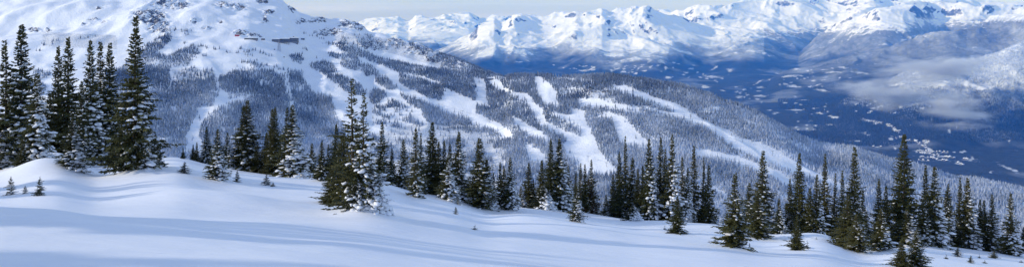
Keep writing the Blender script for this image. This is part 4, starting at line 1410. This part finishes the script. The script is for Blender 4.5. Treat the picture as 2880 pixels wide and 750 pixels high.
def small_building(name, cat, x, y, wpx, hpx, depth, mat, label, storeys=1):
    p, k = anchor(x, y)
    p.z += 1.5
    r = empty(name, p)
    tag(r, label, cat)
    w_, h_ = wpx * k / 2, hpx * k
    MB().box(-w_, w_, 0, depth, -12, h_).build('wall', mat, r)
    rf = MB()
    rf.prism([(-w_ - 0.8, h_ + 0.02), (w_ + 0.8, h_ + 0.02), (w_ + 0.8, h_ + 0.9), (0, h_ + 0.9 + 0.12 * w_), (-w_ - 0.8, h_ + 0.9)], -1, depth + 1)
    rf.build('roof', M['roofsnow'], r)
    n = max(2, int(wpx / 5))
    for i in range(n):
        a = -w_ + 2 * w_ * (i + 0.2) / n
        b = -w_ + 2 * w_ * (i + 0.8) / n
        MB().box(a, b, -0.12, 0.3, h_ * 0.35, h_ * 0.75).build('window', M['glass'], r)
    return r

def lattice_tower():
    p, k = anchor(785, 146)
    r = empty('gondola_tower', p)
    tag(r, 'tall steel lattice tower carrying the gondola cable below the lodge', 'cable tower')
    H, b, t = 31 * k, 4.6 * k, 1.3 * k
    f = MB()
    for sx in (-1, 1):
        for sy in (-1, 1):
            f.bar((sx * b, sy * b, -2), (sx * t, sy * t, H), 0.32)
    m = 7
    for i in range(m):
        for sy in (-1, 1):
            z0, z1 = H * i / m, H * (i + 1) / m
            w0, w1 = b + (t - b) * i / m, b + (t - b) * (i + 1) / m
            f.bar((-w0, sy * w0, z0), (w1, sy * w1, z1), 0.2)
            f.bar((w0, sy * w0, z0), (-w1, sy * w1, z1), 0.2)
            f.bar((-w1, sy * w1, z1), (w1, sy * w1, z1), 0.2)
    f.build('lattice', M['steel'], r)
    MB().box(-4 * k, 4 * k, -1, 1, H, H + 1.2).build('crossarm', M['steel'], r)

def pylon(x, y, hpx, label, rz=0.0):
    p, k = anchor(x, y)
    r = empty('lift_pylon', p, rz)
    tag(r, label, 'lift pylon', 'chairlift pylons')
    H = hpx * k
    MB().bar((0, 0, -1), (0, 0, H), 0.55, 8, 0.35).build('pole', M['steel'], r)
    a = MB(); a.box(-3.2, 3.2, -0.3, 0.3, H, H + 0.6)
    a.box(-3.4, -2.8, -1.6, 1.6, H - 0.5, H); a.box(2.8, 3.4, -1.6, 1.6, H - 0.5, H)
    a.build('crossarm', M['steel'], r)
    return p + Vector((0, 0, H))

def cable(pts, label):
    f = MB()
    for dx in (-3.1, 3.1):
        for a, b in zip(pts[:-1], pts[1:]):
            prev = None
            for i in range(9):
                t = i / 8
                q = a.lerp(b, t) + Vector((dx, 0, 0.4 - 4 * t * (1 - t) * (b - a).length * 0.012))
                if prev is not None: f.bar(prev, q, 0.09, 4)
                prev = q
    o = f.build('lift_cable', M['steel'])
    tag(o, label, 'cable')

def gondola(x, y, label):
    p, k = anchor(x, y + 8)
    p = p + Vector((0, 0, 9 * k))
    r = empty('gondola_cabin', p)
    tag(r, label, 'gondola')
    m = MB(); c = [( -1.1, -1.5), (1.1, -1.5), (1.6, -0.4), (1.5, 1.2), (-1.5, 1.2), (-1.6, -0.4)]
    m.prism([(a * 1.3, b * 1.3) for a, b in c], -1.8, 1.8)
    m.build('cabin', M['red'] if 'red' in label else M['wall'], r)
    MB().box(-1.7, 1.7, -1.9, -1.81, 0.0, 1.0).build('window', M['glass'], r)
    MB().bar((0, 0, 1.5), (0, 0, 5.0), 0.15).build('hanger', M['steel'], r)

def build_structures():
    build_lodge()
    small_building('patrol_hut', 'hut', 666, 103, 11, 4.0, 9, M['red'], 'small red hut beside the dark rocks above the lodge')
    small_building('lift_station', 'station', 705, 112, 36, 3.2, 12, M['wall'], 'long low flat building between the red hut and the lodge')
    small_building('storage_shed', 'shed', 739, 114, 9, 4.0, 9, M['wall'], 'little dark shed just before the big lodge')
    small_building('equipment_garage', 'garage', 851, 113, 9, 3.5, 9, M['wall'], 'tiny low garage past the far end of the big lodge')
    small_building('summit_hut', 'hut', 1378, 226, 20, 3.6, 12, M['wall'], 'low hut with a thick snow roof at the top of two runs')
    small_building('ridge_cabin', 'cabin', 1536, 211, 11, 3.6, 9, M['wall'], 'dark cabin among trees on the forested ridge top')
    lattice_tower()
    a = [pylon(1235, 302, 9, 'topmost pylon standing in the wide run of the central slope'), pylon(1301, 322, 9, 'middle pylon beside the wide run of the central slope', 0.2), pylon(1377, 345, 9, 'lowest pylon beside the wide run of the central slope', 0.2)]
    cable(a, 'thin double lift cable over the wide run of the central slope')
    b = [pylon(1942, 336, 12, 'topmost pylon on the long diagonal run'), pylon(1975, 352, 12, 'second pylon down the long diagonal run'), pylon(2013, 366, 13, 'third pylon down the long diagonal run'), pylon(2070, 396, 13, 'fourth pylon down the long diagonal run'), pylon(2173, 440, 14, 'lowest pylon on the long diagonal run')]
    cable(b, 'thin double lift cable along the long diagonal run')
    c = [pylon(1654, 458, 16, 'taller of the pylons at the foot of the main run'), pylon(1706, 470, 12, 'shorter pylon at the foot of the main run')]
    cable(c, 'thin double lift cable crossing the foot of the main run')
    gondola(772, 141, 'dark gondola cabin hanging uphill of the lattice tower')
    gondola(799, 163, 'dark gondola cabin hanging downhill of the lattice tower')
    gondola(802, 207, 'dark gondola cabin low above the narrow forest cut')

def build_mound_rock():
    X, Y, z = near_base(152, 449)
    rg = np.random.default_rng(2)
    V = ICO2_V * (1 + rg.normal(0, 0.10, len(ICO2_V)))[:, None] * np.array([0.30, 0.25, 0.34])
    o = mesh_np('rock', V, ICO2_F, M['rock'])
    o.location = (X, Y, z + 0.12)
    tag(o, 'brown rock tip showing through a rounded snow mound', 'rock')

import time
t0 = time.time()
build_variants(); print('variants', time.time() - t0)
build_drifts()
build_trees()
build_near(); print('near', time.time() - t0)
build_mid(); print('mid', time.time() - t0)
build_forest(); print('forest', time.time() - t0)
build_far(); print('far', time.time() - t0)
build_village()
build_scattered()
build_structures()
build_mound_rock()
build_clouds()
build_haze()
print('done', time.time() - t0)
